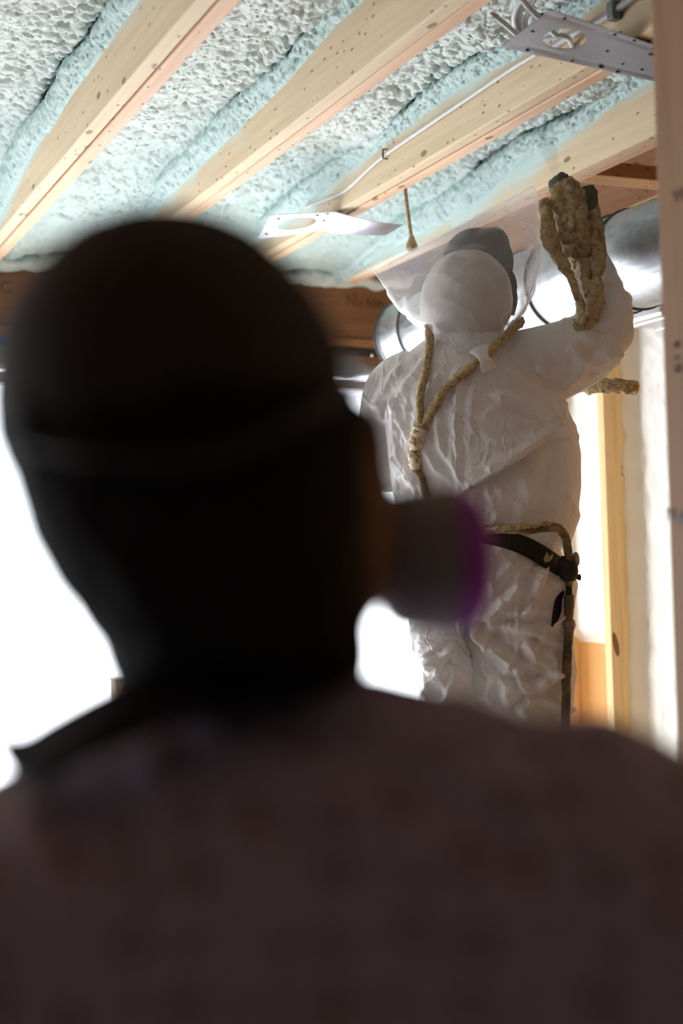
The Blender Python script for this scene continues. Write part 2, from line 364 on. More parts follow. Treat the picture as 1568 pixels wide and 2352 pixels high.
# ------------------------------------------------------------------ spray foam
def foam_material():
    t = NT('spray_foam'); a = t.n('Attribute', attribute_name='mint'); n = t.noise(t.coord(), 14, 4)
    f = t.math('ADD', a.outputs['Fac'], t.math('MULTIPLY', t.math('SUBTRACT', n, 0.5), 0.5), True)
    col = t.mix(f, (0.66, 0.725, 0.71), (0.43, 0.645, 0.63))
    h = t.noise(t.coord(), 110, 5, 0.62); t.bump(h, 0.7, 0.008)
    return t.fin(col, 0.5, 0.0, 0.35)
m_foam = foam_material()
STEP = 0.006
def bay(xa, xb, seed, gap_y, label, lump=1.0, hb=0.155, edge=((2.0, 0.14), (5.1, 0.02)), gw=0.006):
    """foam under the deck between joist faces xa and xb; past gap_y it closes against the right joist"""
    ys = np.arange(1.95, YB - 0.004, STEP); V, F, mint = [], [], []
    rough = fbm(np.c_[ys * 2.2, ys * 0, ys * 0], seed)
    def strip(polyf, ampf, mintf, nn, off):
        base = len(V); P2 = np.zeros((len(ys), nn, 2)); S = np.zeros((len(ys), nn))
        for i, y in enumerate(ys):
            p = np.array(polyf(y, rough[i])); d = np.r_[0, np.cumsum(np.linalg.norm(np.diff(p, axis=0), axis=1))]
            s = np.linspace(0, d[-1], nn); P2[i, :, 0] = np.interp(s, d, p[:, 0]); P2[i, :, 1] = np.interp(s, d, p[:, 1]); S[i] = s
        for _ in range(6):
            P2[:, 1:-1] = 0.5 * P2[:, 1:-1] + 0.25 * (P2[:, :-2] + P2[:, 2:])
        tg = np.gradient(P2, axis=1); tg /= np.linalg.norm(tg, axis=2)[..., None] + 1e-9
        nr = np.stack([tg[..., 1], -tg[..., 0]], -1)
        yy = np.repeat(ys[:, None], nn, 1); q = np.c_[S.ravel(), yy.ravel(), np.zeros(S.size) + off]
        amp = ampf(S / S[:, -1:], yy)
        wv = q + 0.012 * np.c_[vnoise(q * 40, seed), vnoise(q * 40 + 9, seed + 1), q[:, 2] * 0]
        f1, _ = worley(wv * 42, seed, 2); f1b, _ = worley(wv * 95, seed + 3, 2)
        big = np.sqrt(np.clip(1 - (f1 / 0.85) ** 2, 0, 1)); sm = np.sqrt(np.clip(1 - (f1b / 0.85) ** 2, 0, 1))
        low = fbm(q * 9, seed + 5)
        dsp = (amp[0].ravel() * (big - 0.6) + amp[1].ravel() * (sm - 0.6) + amp[2].ravel() * low).reshape(S.shape)
        e = np.minimum(1, np.minimum(np.arange(nn), nn - 1 - np.arange(nn)) / 3.0); dsp = dsp * e[None]
        P2 = P2 + nr * dsp[..., None]
        for i, y in enumerate(ys):
            for j in range(nn): V.append((P2[i, j, 0], y, Z0 + P2[i, j, 1]))
        mint.extend(mintf(S / S[:, -1:], yy).ravel())
        for i in range(len(ys) - 1):
            for j in range(nn - 1):
                a = base + i * nn + j; F.append((a, a + 1, a + nn + 1, a + nn))
    def main(y, r):
        o = float(sstep(gap_y + 0.25, gap_y - 0.15, y)); h = hb + 0.012 * r
        far = float(sstep(3.9, YB, y)); h -= 0.10 * far
        return [(xa, 0.07), (xa + 0.008, 0.095), (xa + 0.035, h - 0.02), (xa + 0.10, h), (xb - 0.11, h + 0.010), (xb - 0.06, h + 0.010),
                (xb - 0.03 - gw * o, h + 0.004), (xb - 0.018 - gw * o, h - 0.015 + 0.035 * o), (xb - 0.012 - gw * o * 0.8, h - 0.03 + 0.10 * o)]
    def bead(y, r):
        o = float(sstep(gap_y + 0.25, gap_y - 0.15, y)); far = float(sstep(3.6, 4.6, y)); near = float(sstep(2.9, 2.2, y))
        b = float(np.interp(y, [e[0] for e in edge], [e[1] for e in edge])) + 0.012 + 0.01 * r; tk = 0.028 + 0.008 * r - 0.006 * near
        top = max(b + 0.035, hb - 0.004 - 0.03 * far + 0.008 * r)
        return [(xb + 0.002, top + 0.012), (xb - tk * 0.6, top + 0.008), (xb - tk, top - 0.015), (xb - tk * 0.9, (top + b) / 2), (xb - tk * 0.45, b + 0.018), (xb - 0.003, b), (xb + 0.003, b - 0.008)]
    def amain(s, y):
        g = sstep(gap_y + 0.3, gap_y - 0.3, y); edge_ = sstep(0.5, 0.8, s)
        return 0.010 + 0.020 * g * edge_ * lump, 0.011 - 0.003 * g * edge_ + 0 * s, 0.010 + 0 * s
    def abead(s, y): return 0.009 + 0 * s + 0 * y, 0.012 + 0 * s + 0 * y, 0.006 + 0 * s + 0 * y
    w_ = xb - xa
    strip(main, amain, lambda s, y: 0.12 + 0.35 * sstep(3.6, 4.6, y) + 0.15 * sstep(0.3, 0.0, s) + 0 * s, int((w_ + 0.2) / STEP), 0)
    strip(bead, abead, lambda s, y: 0.6 + 0 * s + 0 * y, int(0.15 / STEP), 5)
    me = bpy.data.meshes.new('spray_foam'); me.from_pydata([tuple(map(float, q)) for q in V], [], F); me.update(); attr(me, 'mint', mint)
    return tag(link('spray_foam', me, m_foam, None, True), label, 'insulation', 'mint spray foam in the ceiling bays', 'stuff')
bay(JR[7], JR[8] - 0.078, 11, 3.95, 'bumpy white and mint spray foam in the leftmost ceiling bay', 1.0, 0.195, ((2.0, 0.16), (3.3, 0.125), (4.0, 0.10), (4.4, 0.055), (5.1, 0.0)))
bay(JR[8], JR[9] - 0.078, 23, 3.6, 'bumpy mint spray foam in the wide bay between the two leftmost joists', 1.0, 0.16, ((2.0, 0.15), (2.96, 0.135), (3.43, 0.092), (4.0, 0.068), (5.1, 0.02)))
bay(JR[9], JR[10] - 0.078, 37, 3.5, 'mint spray foam in the bay under the upper right white cables', 1.1, 0.15, ((2.0, 0.12), (3.2, 0.105), (3.6, 0.11), (4.2, 0.06), (5.1, 0.02)), 0.012)
bay(JR[10], JR[11] - 0.078, 53, 3.85, 'fresh mint spray foam bay beside the joist being sprayed', 0.9, 0.15, ((2.0, 0.14), (3.1, 0.135), (3.43, 0.095), (3.76, 0.08), (3.9, 0.045), (5.1, 0.0)), 0.016)
# foam over the back rim where the bays end
V, F = [], []; xs = np.arange(0.45, 2.5, 0.008); nn = 16
for x in xs:
    for j in range(nn):
        a = j / (nn - 1) * math.pi; V.append((x, YB - 0.045 * math.sin(a) * (1 - 0.3 * math.cos(a)), Z0 + 0.065 - 0.07 * (1 - math.cos(a)) / 2 * 1.0))
for i in range(len(xs) - 1):
    for j in range(nn - 1):
        a = i * nn + j; F.append((a, a + 1, a + nn + 1, a + nn))
me = bpy.data.meshes.new('spray_foam'); me.from_pydata([tuple(map(float, q)) for q in V], [], F); me.update()
v, n = getv(me); f1, _ = worley(v * 30, 4); v += np.c_[0 * f1, -0.02 * (0.6 - f1), 0.012 * fbm(v * 14, 3)]; setv(me, v); attr(me, 'mint', np.full(len(v), 0.2))
tag(link('spray_foam', me, m_foam, None, True), 'pale foam bead along the top of the dark back beam', 'insulation', 'mint spray foam in the ceiling bays', 'stuff')

# cream foam in the stud bays of the right wall
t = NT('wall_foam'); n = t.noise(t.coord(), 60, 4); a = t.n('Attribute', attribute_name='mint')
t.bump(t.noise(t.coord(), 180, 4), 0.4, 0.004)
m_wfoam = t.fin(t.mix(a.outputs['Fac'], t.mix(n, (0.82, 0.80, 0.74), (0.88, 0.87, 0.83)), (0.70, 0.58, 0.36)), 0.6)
def wallbay(y0, y1, zlo, seed, label):
    ys = np.linspace(y0, y1, 70); zs = np.arange(zlo, Z0 - 0.078, 0.007)
    yy, zz = np.meshgrid(ys, zs, indexing='ij'); e = np.minimum(yy - y0, y1 - yy)
    x = XR + 0.120 - 0.030 * sstep(0, 0.12, e)
    # rolls up against the camera-facing side of the next stud
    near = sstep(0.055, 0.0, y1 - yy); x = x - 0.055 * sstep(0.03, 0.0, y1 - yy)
    low = sstep(zlo, zlo + 0.05, zz); x = x * low + (XR + 0.14) * (1 - low)
    q = np.c_[yy.ravel(), zz.ravel(), 0 * yy.ravel()]; f1, _ = worley(q * np.array([55, 38, 1]), seed, 2)
    x = x + (-0.004 * (np.sqrt(np.clip(1 - (f1 / 0.85) ** 2, 0, 1)) - 0.5) - 0.006 * fbm(q * 14, seed)).reshape(x.shape) * low
    V = np.c_[x.ravel(), yy.ravel(), zz.ravel()]; nz = len(zs)
    F = [(i * nz + j, i * nz + j + 1, (i + 1) * nz + j + 1, (i + 1) * nz + j) for i in range(len(ys) - 1) for j in range(nz - 1)]
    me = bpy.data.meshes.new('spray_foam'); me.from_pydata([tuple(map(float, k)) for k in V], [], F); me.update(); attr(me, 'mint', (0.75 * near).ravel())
    tag(link('spray_foam', me, m_wfoam, None, True), label, 'insulation', 'cream spray foam in the wall bays', 'stuff')
zl = onx(1350, 1478, XR + 0.1)[2]
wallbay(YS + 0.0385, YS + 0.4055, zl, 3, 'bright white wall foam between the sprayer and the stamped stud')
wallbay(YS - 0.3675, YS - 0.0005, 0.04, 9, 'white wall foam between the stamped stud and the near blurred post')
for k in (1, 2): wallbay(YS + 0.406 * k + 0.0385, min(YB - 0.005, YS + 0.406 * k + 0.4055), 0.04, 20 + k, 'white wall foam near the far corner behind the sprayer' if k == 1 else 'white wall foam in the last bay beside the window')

# outside: snowy ground, railing post
m_snow = plain('snow', (0.86, 0.88, 0.92), 0.7, nscale=3, var=0.03)
V = [(x, y, -0.35 + 0.05 * math.sin(x * 0.7) * math.cos(y * 0.5)) for x in np.linspace(-45, 45, 40) for y in np.linspace(5.26, 80, 40)]
F = [(i * 40 + j, i * 40 + j + 1, (i + 1) * 40 + j + 1, (i + 1) * 40 + j) for i in range(39) for j in range(39)]
tag(mk('snowy_ground', V, F, m_snow, None, True), 'bright snowy ground outside the window opening', 'ground', kind='structure')
pp = ony(286, 1556, 6.4); rp = empty('railing_post', (pp[0], 6.4, -0.4), 'short brown wooden post outside, seen beside the dark neck', 'post')
m_rp = wood('post_wood', (0.36, 0.27, 0.20), (0.2, 0.14, 0.1), 2, True, None, shift=9)
box('shaft', (pp[0] - 0.045, 6.36, -0.4), (pp[0] + 0.045, 6.45, pp[2] - 0.012), m_rp, rp, 0.004)
box('cap', (pp[0] - 0.05, 6.355, pp[2] - 0.012), (pp[0] + 0.05, 6.455, pp[2]), m_rp, rp, 0.003)

# near post at the right edge
t = NT('near_post_wood')
m_post = wood('near_post_wood', (0.33, 0.195, 0.11), (0.26, 0.145, 0.075), 2, False, None, shift=6)
xp = 1.30; yp = onx(1503, 300, xp)[1]
post = tag(box('trim_1', (xp, yp - 0.14, 0), (xp + 0.038, yp, Z0 - 0.005), m_post, bev=0.004), kind='structure')
tag(box('trim_2', (xp + 0.0385, yp - 0.14, 0), (xp + 0.0765, yp, Z0 - 0.005), m_post, bev=0.004), kind='structure')
m_bl = NT('blue_print').fin((0.20, 0.24, 0.27), 0.8); m_bk = NT('black_print').fin((0.16, 0.10, 0.075), 0.8)
for s, px, py, sz, mm in (('W', 1553, 470, 0.03, m_bk), ('IIII', 1555, 800, 0.014, m_bk), ('O', 1556, 830, 0.012, m_bk), ('88', 1556, 858, 0.018, m_bk), ('N', 1538, 1196, 0.028, m_bl), ('A', 1562, 1206, 0.03, m_bl)):
    q = onx(px - 8, py, xp - 0.0006); text('printed_mark', s, sz, mm, post, q, (0, -1, 0), (0, 0, 1))

# ================================================================== DUCT
t = NT('galvanized_steel'); g = t.noise(t.coord((6, 1, 6)), 14, 4); v = t.n('TexVoronoi', {'Vector': t.coord(), 'Scale': 45.0})
m_galv = t.fin(t.mix(v.outputs['Color'], (0.36, 0.38, 0.40), (0.48, 0.49, 0.51)), t.mrange(g, 0.2, 0.8, 0.36, 0.54), 1.0)
m_galv2 = plain('dull_galvanized', (0.62, 0.62, 0.63), 0.35, 0.7)
m_seam = plain('dark_seam_steel', (0.10, 0.095, 0.09), 0.45, 0.6)
DX, DZ, DR = 2.2, 2.172, 0.128
duct = empty('round_duct', (DX, 3.3, DZ - DR), 'shiny galvanized round duct running under the joists behind the sprayer', 'duct')
def ring(y0, y1, r, mat, name, parent, prof=None, n=48):
    prof = prof or [(0, 0), (1, 0)]
    return mk(name, *loft([((DX, y0 + (y1 - y0) * a, DZ), (r + b, 0, 0), (0, 0, r + b)) for a, b in prof], n, True), mat, parent, True)
yend = 4.47
def ydx(px):   # along the duct: depth of a seam seen at that column
    return onx(px, 1330 - 0.3486 * (px + 675), DX - 0.05)[1]
seams = [ydx(1425), ydx(1393), ydx(1262), ydx(1192), ydx(962), ydx(908)]
ys = [1.95] + seams + [yend]
for a, b in zip(ys[:-1], ys[1:]):
    k = b - a
    sec = ring(a, b, DR, m_galv, 'duct_section', duct, [(0, -0.003), (0.004 / k, 0), (0.5, 0.0), (1 - 0.008 / k, 0), (1, -0.004)])
for y in seams:
    ring(y - 0.006, y + 0.006, DR, m_seam, 'seam_bead', duct, [(0, -0.002), (0.25, 0.004), (0.5, 0.0055), (0.75, 0.004), (1, -0.002)])
ring(yend, yend + 0.02, DR - 0.002, m_galv2, 'end_cap', duct)
for ph, y in ((2.1, seams[1] + 0.03), (2.6, seams[4] - 0.03), (3.6, seams[5] + 0.05)):
    c = np.array([DX + (DR + 0.001) * math.cos(ph), y, DZ + (DR + 0.001) * math.sin(ph)])
    V, F = ell(c, ((0.005, 0, 0), (0, 0.005, 0), (0, 0, 0.005)), 10, 6); mk('screw', V, F, m_galv2, duct, True)
for y in (2.4,):
    V, F = tube([(DX - DR - 0.004, y, Z0 - 0.002), (DX - DR - 0.004, y, DZ)] + [(DX + (DR + 0.004) * math.cos(a), y, DZ + (DR + 0.004) * math.sin(a)) for a in np.linspace(math.pi, 2 * math.pi, 14)] + [(DX + DR + 0.004, y, Z0 - 0.002)], 0.004, 6)
    mk('hanger_strap', V, F, m_galv2, duct)
# small branch boot running from the duct to the right wall
q = onx(1470, 722, 2.34)
br = empty('branch_duct', (2.42, q[1], q[2] - 0.04), 'pale flat branch duct just below the big round duct by the wall', 'duct')
box('boot', (2.332, q[1] - 0.11, q[2] - 0.022), (XR + 0.03, q[1] + 0.10, q[2] + 0.035), m_galv2, br, 0.012)
box('collar', (2.35, q[1] - 0.116, q[2] - 0.028), (2.365, q[1] + 0.106, q[2] + 0.041), m_galv2, br, 0.004)
box('collar', (2.46, q[1] - 0.116, q[2] - 0.028), (2.475, q[1] + 0.106, q[2] + 0.041), m_galv2, br, 0.004)

# ================================================================== MOUNTING PLATES
t = NT('plate_steel'); m_plate = t.fin(t.mix(t.noise(t.coord(), 9, 3), (0.36, 0.375, 0.42), (0.44, 0.455, 0.50)), 0.38, 0.5)
m_dark = plain('slot_shade_and_staple_black', (0.02, 0.02, 0.022), 0.8)  # black discs painted as the shade inside slots; also colours the staple
def plate(name, corners, hole_uv, hole_r, label, bend=None, tabs=()):
    """corners: A near-left, B far-left, C far-right, D near-right; bilinear sheet with a round hole"""
    A, B, C_, D = [np.asarray(k, float) for k in corners]
    def at(u, v_):
        p = (A * (1 - u) + D * u) * (1 - v_) + (B * (1 - u) + C_ * u) * v_
        if bend is not None and u > bend[0]: p = p + np.asarray(bend[1]) * (u - bend[0]) / (1 - bend[0])
        lip = 0.004 * (math.exp(-((v_ - 0.12) / 0.02) ** 2) + math.exp(-((v_ - 0.88) / 0.02) ** 2)); p = p + np.array([0, 0, lip]); return p
    root = empty(name, (A + B + C_ + D) / 4, label, 'mounting plate')
    L = np.linalg.norm(D - A); W = np.linalg.norm(B - A); hu, hv = hole_uv; ru, rv = hole_r / L, hole_r / W
    u1 = hu + ru * 1.35
    V, F = [], []
    n = 72
    # ring patch around the hole, out to the rectangle [0,u1] x [0,1]
    for k in range(n):
        a = 2 * math.pi * k / n; c, s = math.cos(a), math.sin(a)
        iu, iv = hu + ru * c, hv + rv * s
        tmax = 1e9
        if c > 1e-6: tmax = min(tmax, (u1 - hu) / c)
        if c < -1e-6: tmax = min(tmax, -hu / c)
        if s > 1e-6: tmax = min(tmax, (1 - hv) / s)
        if s < -1e-6: tmax = min(tmax, -hv / s)
        ou, ov = hu + c * tmax, hv + s * tmax
        for f in np.linspace(0, 1, 7): V.append(at(iu + (ou - iu) * f, iv + (ov - iv) * f))
    for k in range(n):
        for f in range(6):
            a = k * 7 + f; b = ((k + 1) % n) * 7 + f; F.append((a, a + 1, b + 1, b))
    o = len(V); us = np.linspace(u1, 1, 24); vs = np.linspace(0, 1, 30)
    for u in us:
        for v_ in vs: V.append(at(u, v_))
    for i in range(23):
        for j in range(29):
            a = o + i * 30 + j; F.append((a, a + 30, a + 31, a + 1))
    N = len(V); V = V + [p + np.array([0, 0, 0.0012]) for p in V]; F = F + [tuple(i + N for i in reversed(f)) for f in F]
    mk('sheet', V, F, m_plate, root, True)
    for (u, v_, r) in tabs:
        c = at(u, v_) - np.array([0, 0, 0.0012]); du = (D - A) / L; dv = (B - A) / W
        Vt, Ft = ell(c, (du * r * 1.6, dv * r, np.array([0, 0, 0.0012])), 10, 4); mk('slot_shade_disc', Vt, Ft, m_dark, root, True)
    return at
ZP = Z0 - 0.007
A, B = onz(1150, 108, ZP), onz(1265, 22, ZP); dr = np.array([0.966, 0.235, 0.0])
D = A + np.array([0.982, 0.19, 0]) * 0.52; C_ = B + np.array([0.95, 0.31, 0]) * 0.50
hc = onz(1285, 89, ZP)
tabs1 = [(0.10, 0.93, 0.003), (0.12, 0.07, 0.0035), (0.36, 0.06, 0.003), (0.52, 0.08, 0.005), (0.62, 0.05, 0.004), (0.40, 0.94, 0.003), (0.52, 0.95, 0.003), (0.66, 0.93, 0.006), (0.68, 0.76, 0.006), (0.60, 0.3, 0.002), (0.04, 0.5, 0.003), (0.46, 0.52, 0.003), (0.78, 0.5, 0.003), (0.72, 0.28, 0.003)]
plate('mounting_plate', (A, B, C_, D), (0.215, 0.52), 0.055, 'grey steel light mounting plate with round hole at the top right', None, tabs1)
A, B = onz(590, 550, Z0 - 0.05), onz(622, 495, Z0 - 0.02)
C_, D = onz(925, 517, Z0 - 0.06), onz(885, 540, Z0 - 0.10)
Dm, Cm = onz(738, 530, ZP), onz(768, 487, ZP)
def plate2():
    root = empty('mounting_plate', (Dm + Cm) / 2, 'bent white steel mounting plate with oval hole above the dark cap', 'mounting plate')
    V, F = [], []; n = 60
    def at(u, v_): return (A * (1 - u) + Dm * u) * (1 - v_) + (B * (1 - u) + Cm * u) * v_
    hu, hv, ru, rv = 0.50, 0.56, 0.30, 0.28
    for k in range(n):
        a = 2 * math.pi * k / n; c, s = math.cos(a), math.sin(a); iu, iv = hu + ru * c, hv + rv * s; tm = 1e9
        if c > 1e-6: tm = min(tm, (1 - hu) / c)
        if c < -1e-6: tm = min(tm, -hu / c)
        if s > 1e-6: tm = min(tm, (1 - hv) / s)
        if s < -1e-6: tm = min(tm, -hv / s)
        for f in np.linspace(0, 1, 5): V.append(at(iu + (hu + c * tm - iu) * f, iv + (hv + s * tm - iv) * f))
    for k in range(n):
        for f in range(4):
            a = k * 5 + f; b = ((k + 1) % n) * 5 + f; F.append((a, a + 1, b + 1, b))
    N = len(V); V += [p + np.array([0, 0, 0.0012]) for p in V]; F += [tuple(i + N for i in reversed(f)) for f in F]
    mk('left_sheet', V, F, m_plate2, root)
    V, F = [], []
    for i in range(13):
        u = i / 12
        for j in range(7):
            v_ = j / 6; p = (Dm * (1 - u) + D * u) * (1 - v_) + (Cm * (1 - u) + C_ * u) * v_; V.append(p + np.array([0, 0, -0.02 * math.sin(u * math.pi) * 0.3]))
    for i in range(12):
        for j in range(6):
            a = i * 7 + j; F.append((a, a + 7, a + 8, a + 1))
    N = len(V); V += [p + np.array([0, 0, 0.0012]) for p in V]; F += [tuple(i + N for i in reversed(f)) for f in F]
    mk('right_sheet', V, F, m_plate2, root, True)
    for u, v_ in ((0.1, 0.2), (0.15, 0.85), (0.75, 0.9), (0.9, 0.94), (0.92, 0.6)):
        Vt, Ft = ell(at(u, v_) - np.array([0, 0, 0.001]), ((0.006, 0, 0), (0, 0.005, 0), (0, 0, 0.0015)), 8, 4); mk('slot_shade_disc', Vt, Ft, m_dark, root)
t = NT('plate_steel_pale'); m_plate2 = t.fin(t.mix(t.noise(t.coord(), 9, 3), (0.50, 0.50, 0.57), (0.57, 0.57, 0.63)), 0.45, 0.15)
plate2()

# ================================================================== CABLES
m_cable = plain('white_cable', (0.66, 0.66, 0.66), 0.45, nscale=30, var=0.1)
m_gcable = plain('grey_cable', (0.42, 0.40, 0.40), 0.4, nscale=30, var=0.1)
XF = JR[10] - 0.078      # left face of the third joist
pts = []
for px, py in ((1235, 122), (1180, 155), (1080, 222), (980, 290), (890, 352), (850, 385), (790, 440), (740, 462), (700, 476)):
    q = onx(px, py, XF - 0.006); pts.append(q)
cb = empty('cable', pts[0], 'thin white cable stapled along the face of the third joist', 'cable')
mk('sheath', *tube(spline(pts, 8), 0.0052, 10), m_cable, cb, True)
q = onx(886, 354, XF - 0.004)
mk('staple', *tube([q + np.array([0.006, 0, 0.014]), q + np.array([-0.009, 0, 0.012]), q + np.array([-0.009, 0, -0.012]), q + np.array([0.006, 0, -0.014])], 0.0022, 6), m_dark, cb)
# grey cable clipped to the same joist face above the plate
gx = [onx(px, py, XF - 0.009) for px, py in ((1264, 111), (1300, 88), (1380, 45), (1440, 5), (1500, -40), (1600, -115))]
gc = empty('cable', gx[0], 'thick grey cable clipped to joist above the grey mounting plate', 'cable')
mk('sheath', *tube(spline(gx, 8), 0.0085, 12), m_gcable, gc, True)
c = onx(1410, 25, XF - 0.012)
box('clip', c + np.array([-0.012, -0.012, -0.02]), c + np.array([0.012, 0.012, 0.02]), plain('clip_plastic', (0.22, 0.22, 0.23), 0.5), gc, 0.004)
# loose loops of cable hanging in the bay behind the plate
loops = [([(1135, 36, 0.03), (1160, 56, 0.03), (1185, 78, 0.04), (1215, 100, 0.05)], 'cut end of pale cable poking out left of the grey plate'),
         ([(1190, -10, 0.05), (1215, 18, 0.05), (1245, 48, 0.05), (1275, 80, 0.05)], 'straight pale cable crossing above the grey plate'),
         ([(1205, -15, 0.06), (1186, 20, 0.06), (1180, 45, 0.06), (1190, 75, 0.06), (1225, 98, 0.05), (1262, 86, 0.05), (1300, 84, 0.05), (1316, 112, 0.06), (1330, 150, 0.06)], 'looped pale cable seen through the round hole of the plate'),
         ([(1220, -15, 0.07), (1196, 25, 0.07), (1192, 52, 0.07), (1205, 88, 0.07), (1240, 70, 0.08), (1260, 50, 0.09)], 'outer loop of the pale cable coil beside the plate'),
         ([(1230, -10, 0.08), (1212, 30, 0.08), (1206, 60, 0.08), (1222, 92, 0.08)], 'inner loop of the pale cable coil beside the plate')]
for pl, lb in loops:
    pts = [onz(k[0], k[1], Z0 + k[2]) for k in pl]; o = empty('cable', pts[0], lb, 'cable', 'loose cables by the plate')
    mk('sheath', *tube(spline(pts, 8), 0.0058, 10), m_cable, o, True)
    if 'cut end' in lb: mk('bare_wire', *tube([pts[0], pts[0] + (pts[0] - pts[1]) * 0.3], 0.002, 6), plain('copper', (0.55, 0.25, 0.12), 0.4, 0.8), o)
# foam-caked pull cord
m_crust = None
t = NT('foam_crust'); n1 = t.noise(t.coord(), 130, 4, 0.6); n2 = t.noise(t.coord(), 45, 3)
col = t.ramp(n1, [(0.32, (0.20, 0.14, 0.065)), (0.48, (0.42, 0.315, 0.165)), (0.68, (0.58, 0.47, 0.29))])
t.bump(n1, 0.7, 0.006); m_crust = t.fin(t.mix(t.mrange(n2, 0.55, 0.75, 0.0, 0.45), col, (0.70, 0.60, 0.42)), 0.85)
c0 = onz(930, 432, Z0); zt = proj(c0)[2]
pc = empty('pull_cord', c0, 'thin foam-caked cord hanging from a joist with a bulb at its end', 'cord')
pts = [P(930, 430, zt), P(934, 470, zt), P(940, 515, zt), P(944, 548, zt)]
mk('cord', *tube(spline(pts, 6), 0.0055, 8), m_crust, pc, True)
V, F = loft([(P(945, y, zt), RT * r, FW * r) for y, r in ((540, 0.006), (549, 0.009), (558, 0.0145), (567, 0.017), (574, 0.015), (579, 0.008))], 16)
mk('bulb', V, F, m_crust, pc, True)

# ================================================================== SPRAYER (the worker in the thin white coverall)
WD = 3.6
def W(px, py, dd=0.0): return P(px, py, WD + dd)
MPX = WD / FPX                                   # metres per pixel at the sprayer
def wsec(y, xl, xr, dep, dd=0.0):
    return (W((xl + xr) / 2, y, dd), RT * (xr - xl) / 2 * MPX, FW * dep)
UPW = np.array([0, 0, 1.0])
# --- coverall shell
torso = loft([wsec(1560, 1000, 1270, 0.07, 0.01), wsec(1490, 968, 1308, 0.115, 0.01), wsec(1420, 950, 1321, 0.155, 0.005), wsec(1340, 944, 1324, 0.17), wsec(1290, 940, 1308, 0.158), wsec(1262, 938, 1288, 0.15), wsec(1238, 930, 1312, 0.165),
              wsec(1200, 918, 1326, 0.178), wsec(1120, 902, 1331, 0.182), wsec(1040, 890, 1331, 0.178), wsec(980, 884, 1322, 0.172),
              wsec(930, 878, 1300, 0.165), wsec(880, 878, 1275, 0.150), wsec(835, 908, 1235, 0.125), wsec(795, 955, 1190, 0.10), wsec(760, 1000, 1150, 0.075)], 28)
def limb(pts, r, n=18, m=6):
    s = spline(pts, m); rr = np.interp(np.linspace(0, 1, len(s)), np.linspace(0, 1, len(r)), r); return tube(s, rr, n)
r_up = limb([W(1190, 850, 0.0), W(1260, 836, -0.01), W(1330, 808, -0.02), W(1392, 778, -0.02)], [0.092, 0.094, 0.086, 0.068])
r_fo = limb([W(1380, 775, -0.02), W(1388, 718, 0.0), W(1366, 645, 0.03), W(1342, 575, 0.06), W(1330, 540, 0.075)], [0.066, 0.064, 0.052, 0.043, 0.040])
r_cu = ell(W(1400, 762, -0.02), (RT * 0.054, UPW * 0.062, FW * 0.06))
l_up = limb([W(945, 880, 0.0), W(902, 892, 0.02), W(878, 945, 0.05), W(868, 1030, 0.10), W(872, 1080, 0.14)], [0.085, 0.068, 0.058, 0.054, 0.05])
l_fo = limb([W(872, 1080, 0.14), W(900, 1090, 0.26), W(960, 1050, 0.38)], [0.05, 0.046, 0.038])
l_leg = loft([wsec(1330, 945, 1120, 0.13), wsec(1430, 944, 1080, 0.13, 0.0), wsec(1500, 962, 1080, 0.118, 0.0), wsec(1600, 982, 1080, 0.11), wsec(1750, 985, 1070, 0.10), wsec(1950, 985, 1072, 0.085), wsec(2120, 985, 1070, 0.08, 0.02)], 24)
r_leg = loft([wsec(1330, 1060, 1322, 0.15), wsec(1430, 1055, 1322, 0.155), wsec(1520, 1056, 1322, 0.142), wsec(1610, 1058, 1318, 0.135), wsec(1750, 1090, 1300, 0.12), wsec(1950, 1110, 1270, 0.10), wsec(2120, 1130, 1250, 0.09, 0.02)], 24)
suit = remesh([torso, r_up, r_fo, r_cu, l_up, l_fo, l_leg, r_leg], 0.0040, 7)
v, n = getv(suit)
qx, qy, _ = proj(v); back = sstep(-0.15, 0.35, -(n @ FW))
def pdist(pl):
    """unsigned distance, signed side and 0..1 run along a polyline laid on the cloth"""
    best = np.full(len(qx), 1e9); sd = np.zeros(len(qx)); ru = np.zeros(len(qx)); pl = np.asarray(pl, float); L = len(pl) - 1
    for i in range(L):
        a, b = pl[i], pl[i + 1]; d = b - a; l2 = d @ d
        t_ = np.clip(((qx - a[0]) * d[0] + (qy - a[1]) * d[1]) / l2, 0, 1)
        ex, ey = qx - a[0] - t_ * d[0], qy - a[1] - t_ * d[1]; dist = np.hypot(ex, ey)
        s = np.sign(d[0] * ey - d[1] * ex); k = dist < best
        best[k] = dist[k]; sd[k] = (s * dist)[k]; ru[k] = ((i + t_) / L)[k]
    return best, sd, ru
dsp = np.zeros(len(v))
def ridge(pl, amp, wd):
    global dsp
    d, s, r = pdist(pl); taper = sstep(0, 0.12, r) * sstep(1.0, 0.85, r)
    dsp += back * amp * taper * (np.clip(1 - d / (wd * 2.6), 0, 1) - 0.3 * np.clip(1 - np.abs(d - 4.2 * wd) / (2.4 * wd), 0, 1))
def fold(pl, amp, wd):
    """overlap: cloth above the line hangs proud, drops sharply below it"""
    global dsp
    d, s, r = pdist(pl); taper = sstep(0, 0.15, r) * sstep(1.02, 0.9, r)
    dsp += back * amp * taper * np.where(s < 0, np.exp(-d / wd), -0.9 * np.exp(-d / (wd * 0.7)))
fold([(1050, 1140), (1120, 1098), (1200, 1050), (1250, 1010), (1292, 960)], 0.026, 34)
ridge([(1057, 828), (1048, 900), (1046, 1000), (1050, 1135)], 0.007, 5)
ridge([(1090, 850), (1080, 960), (1078, 1040)], 0.004, 5)
ridge([(1290, 965), (1270, 1060), (1240, 1170), (1225, 1240)], -0.010, 12)
ridge([(1200, 1080), (1212, 1180)], 0.005, 7); ridge([(1300, 1010), (1296, 1190)], 0.006, 9)
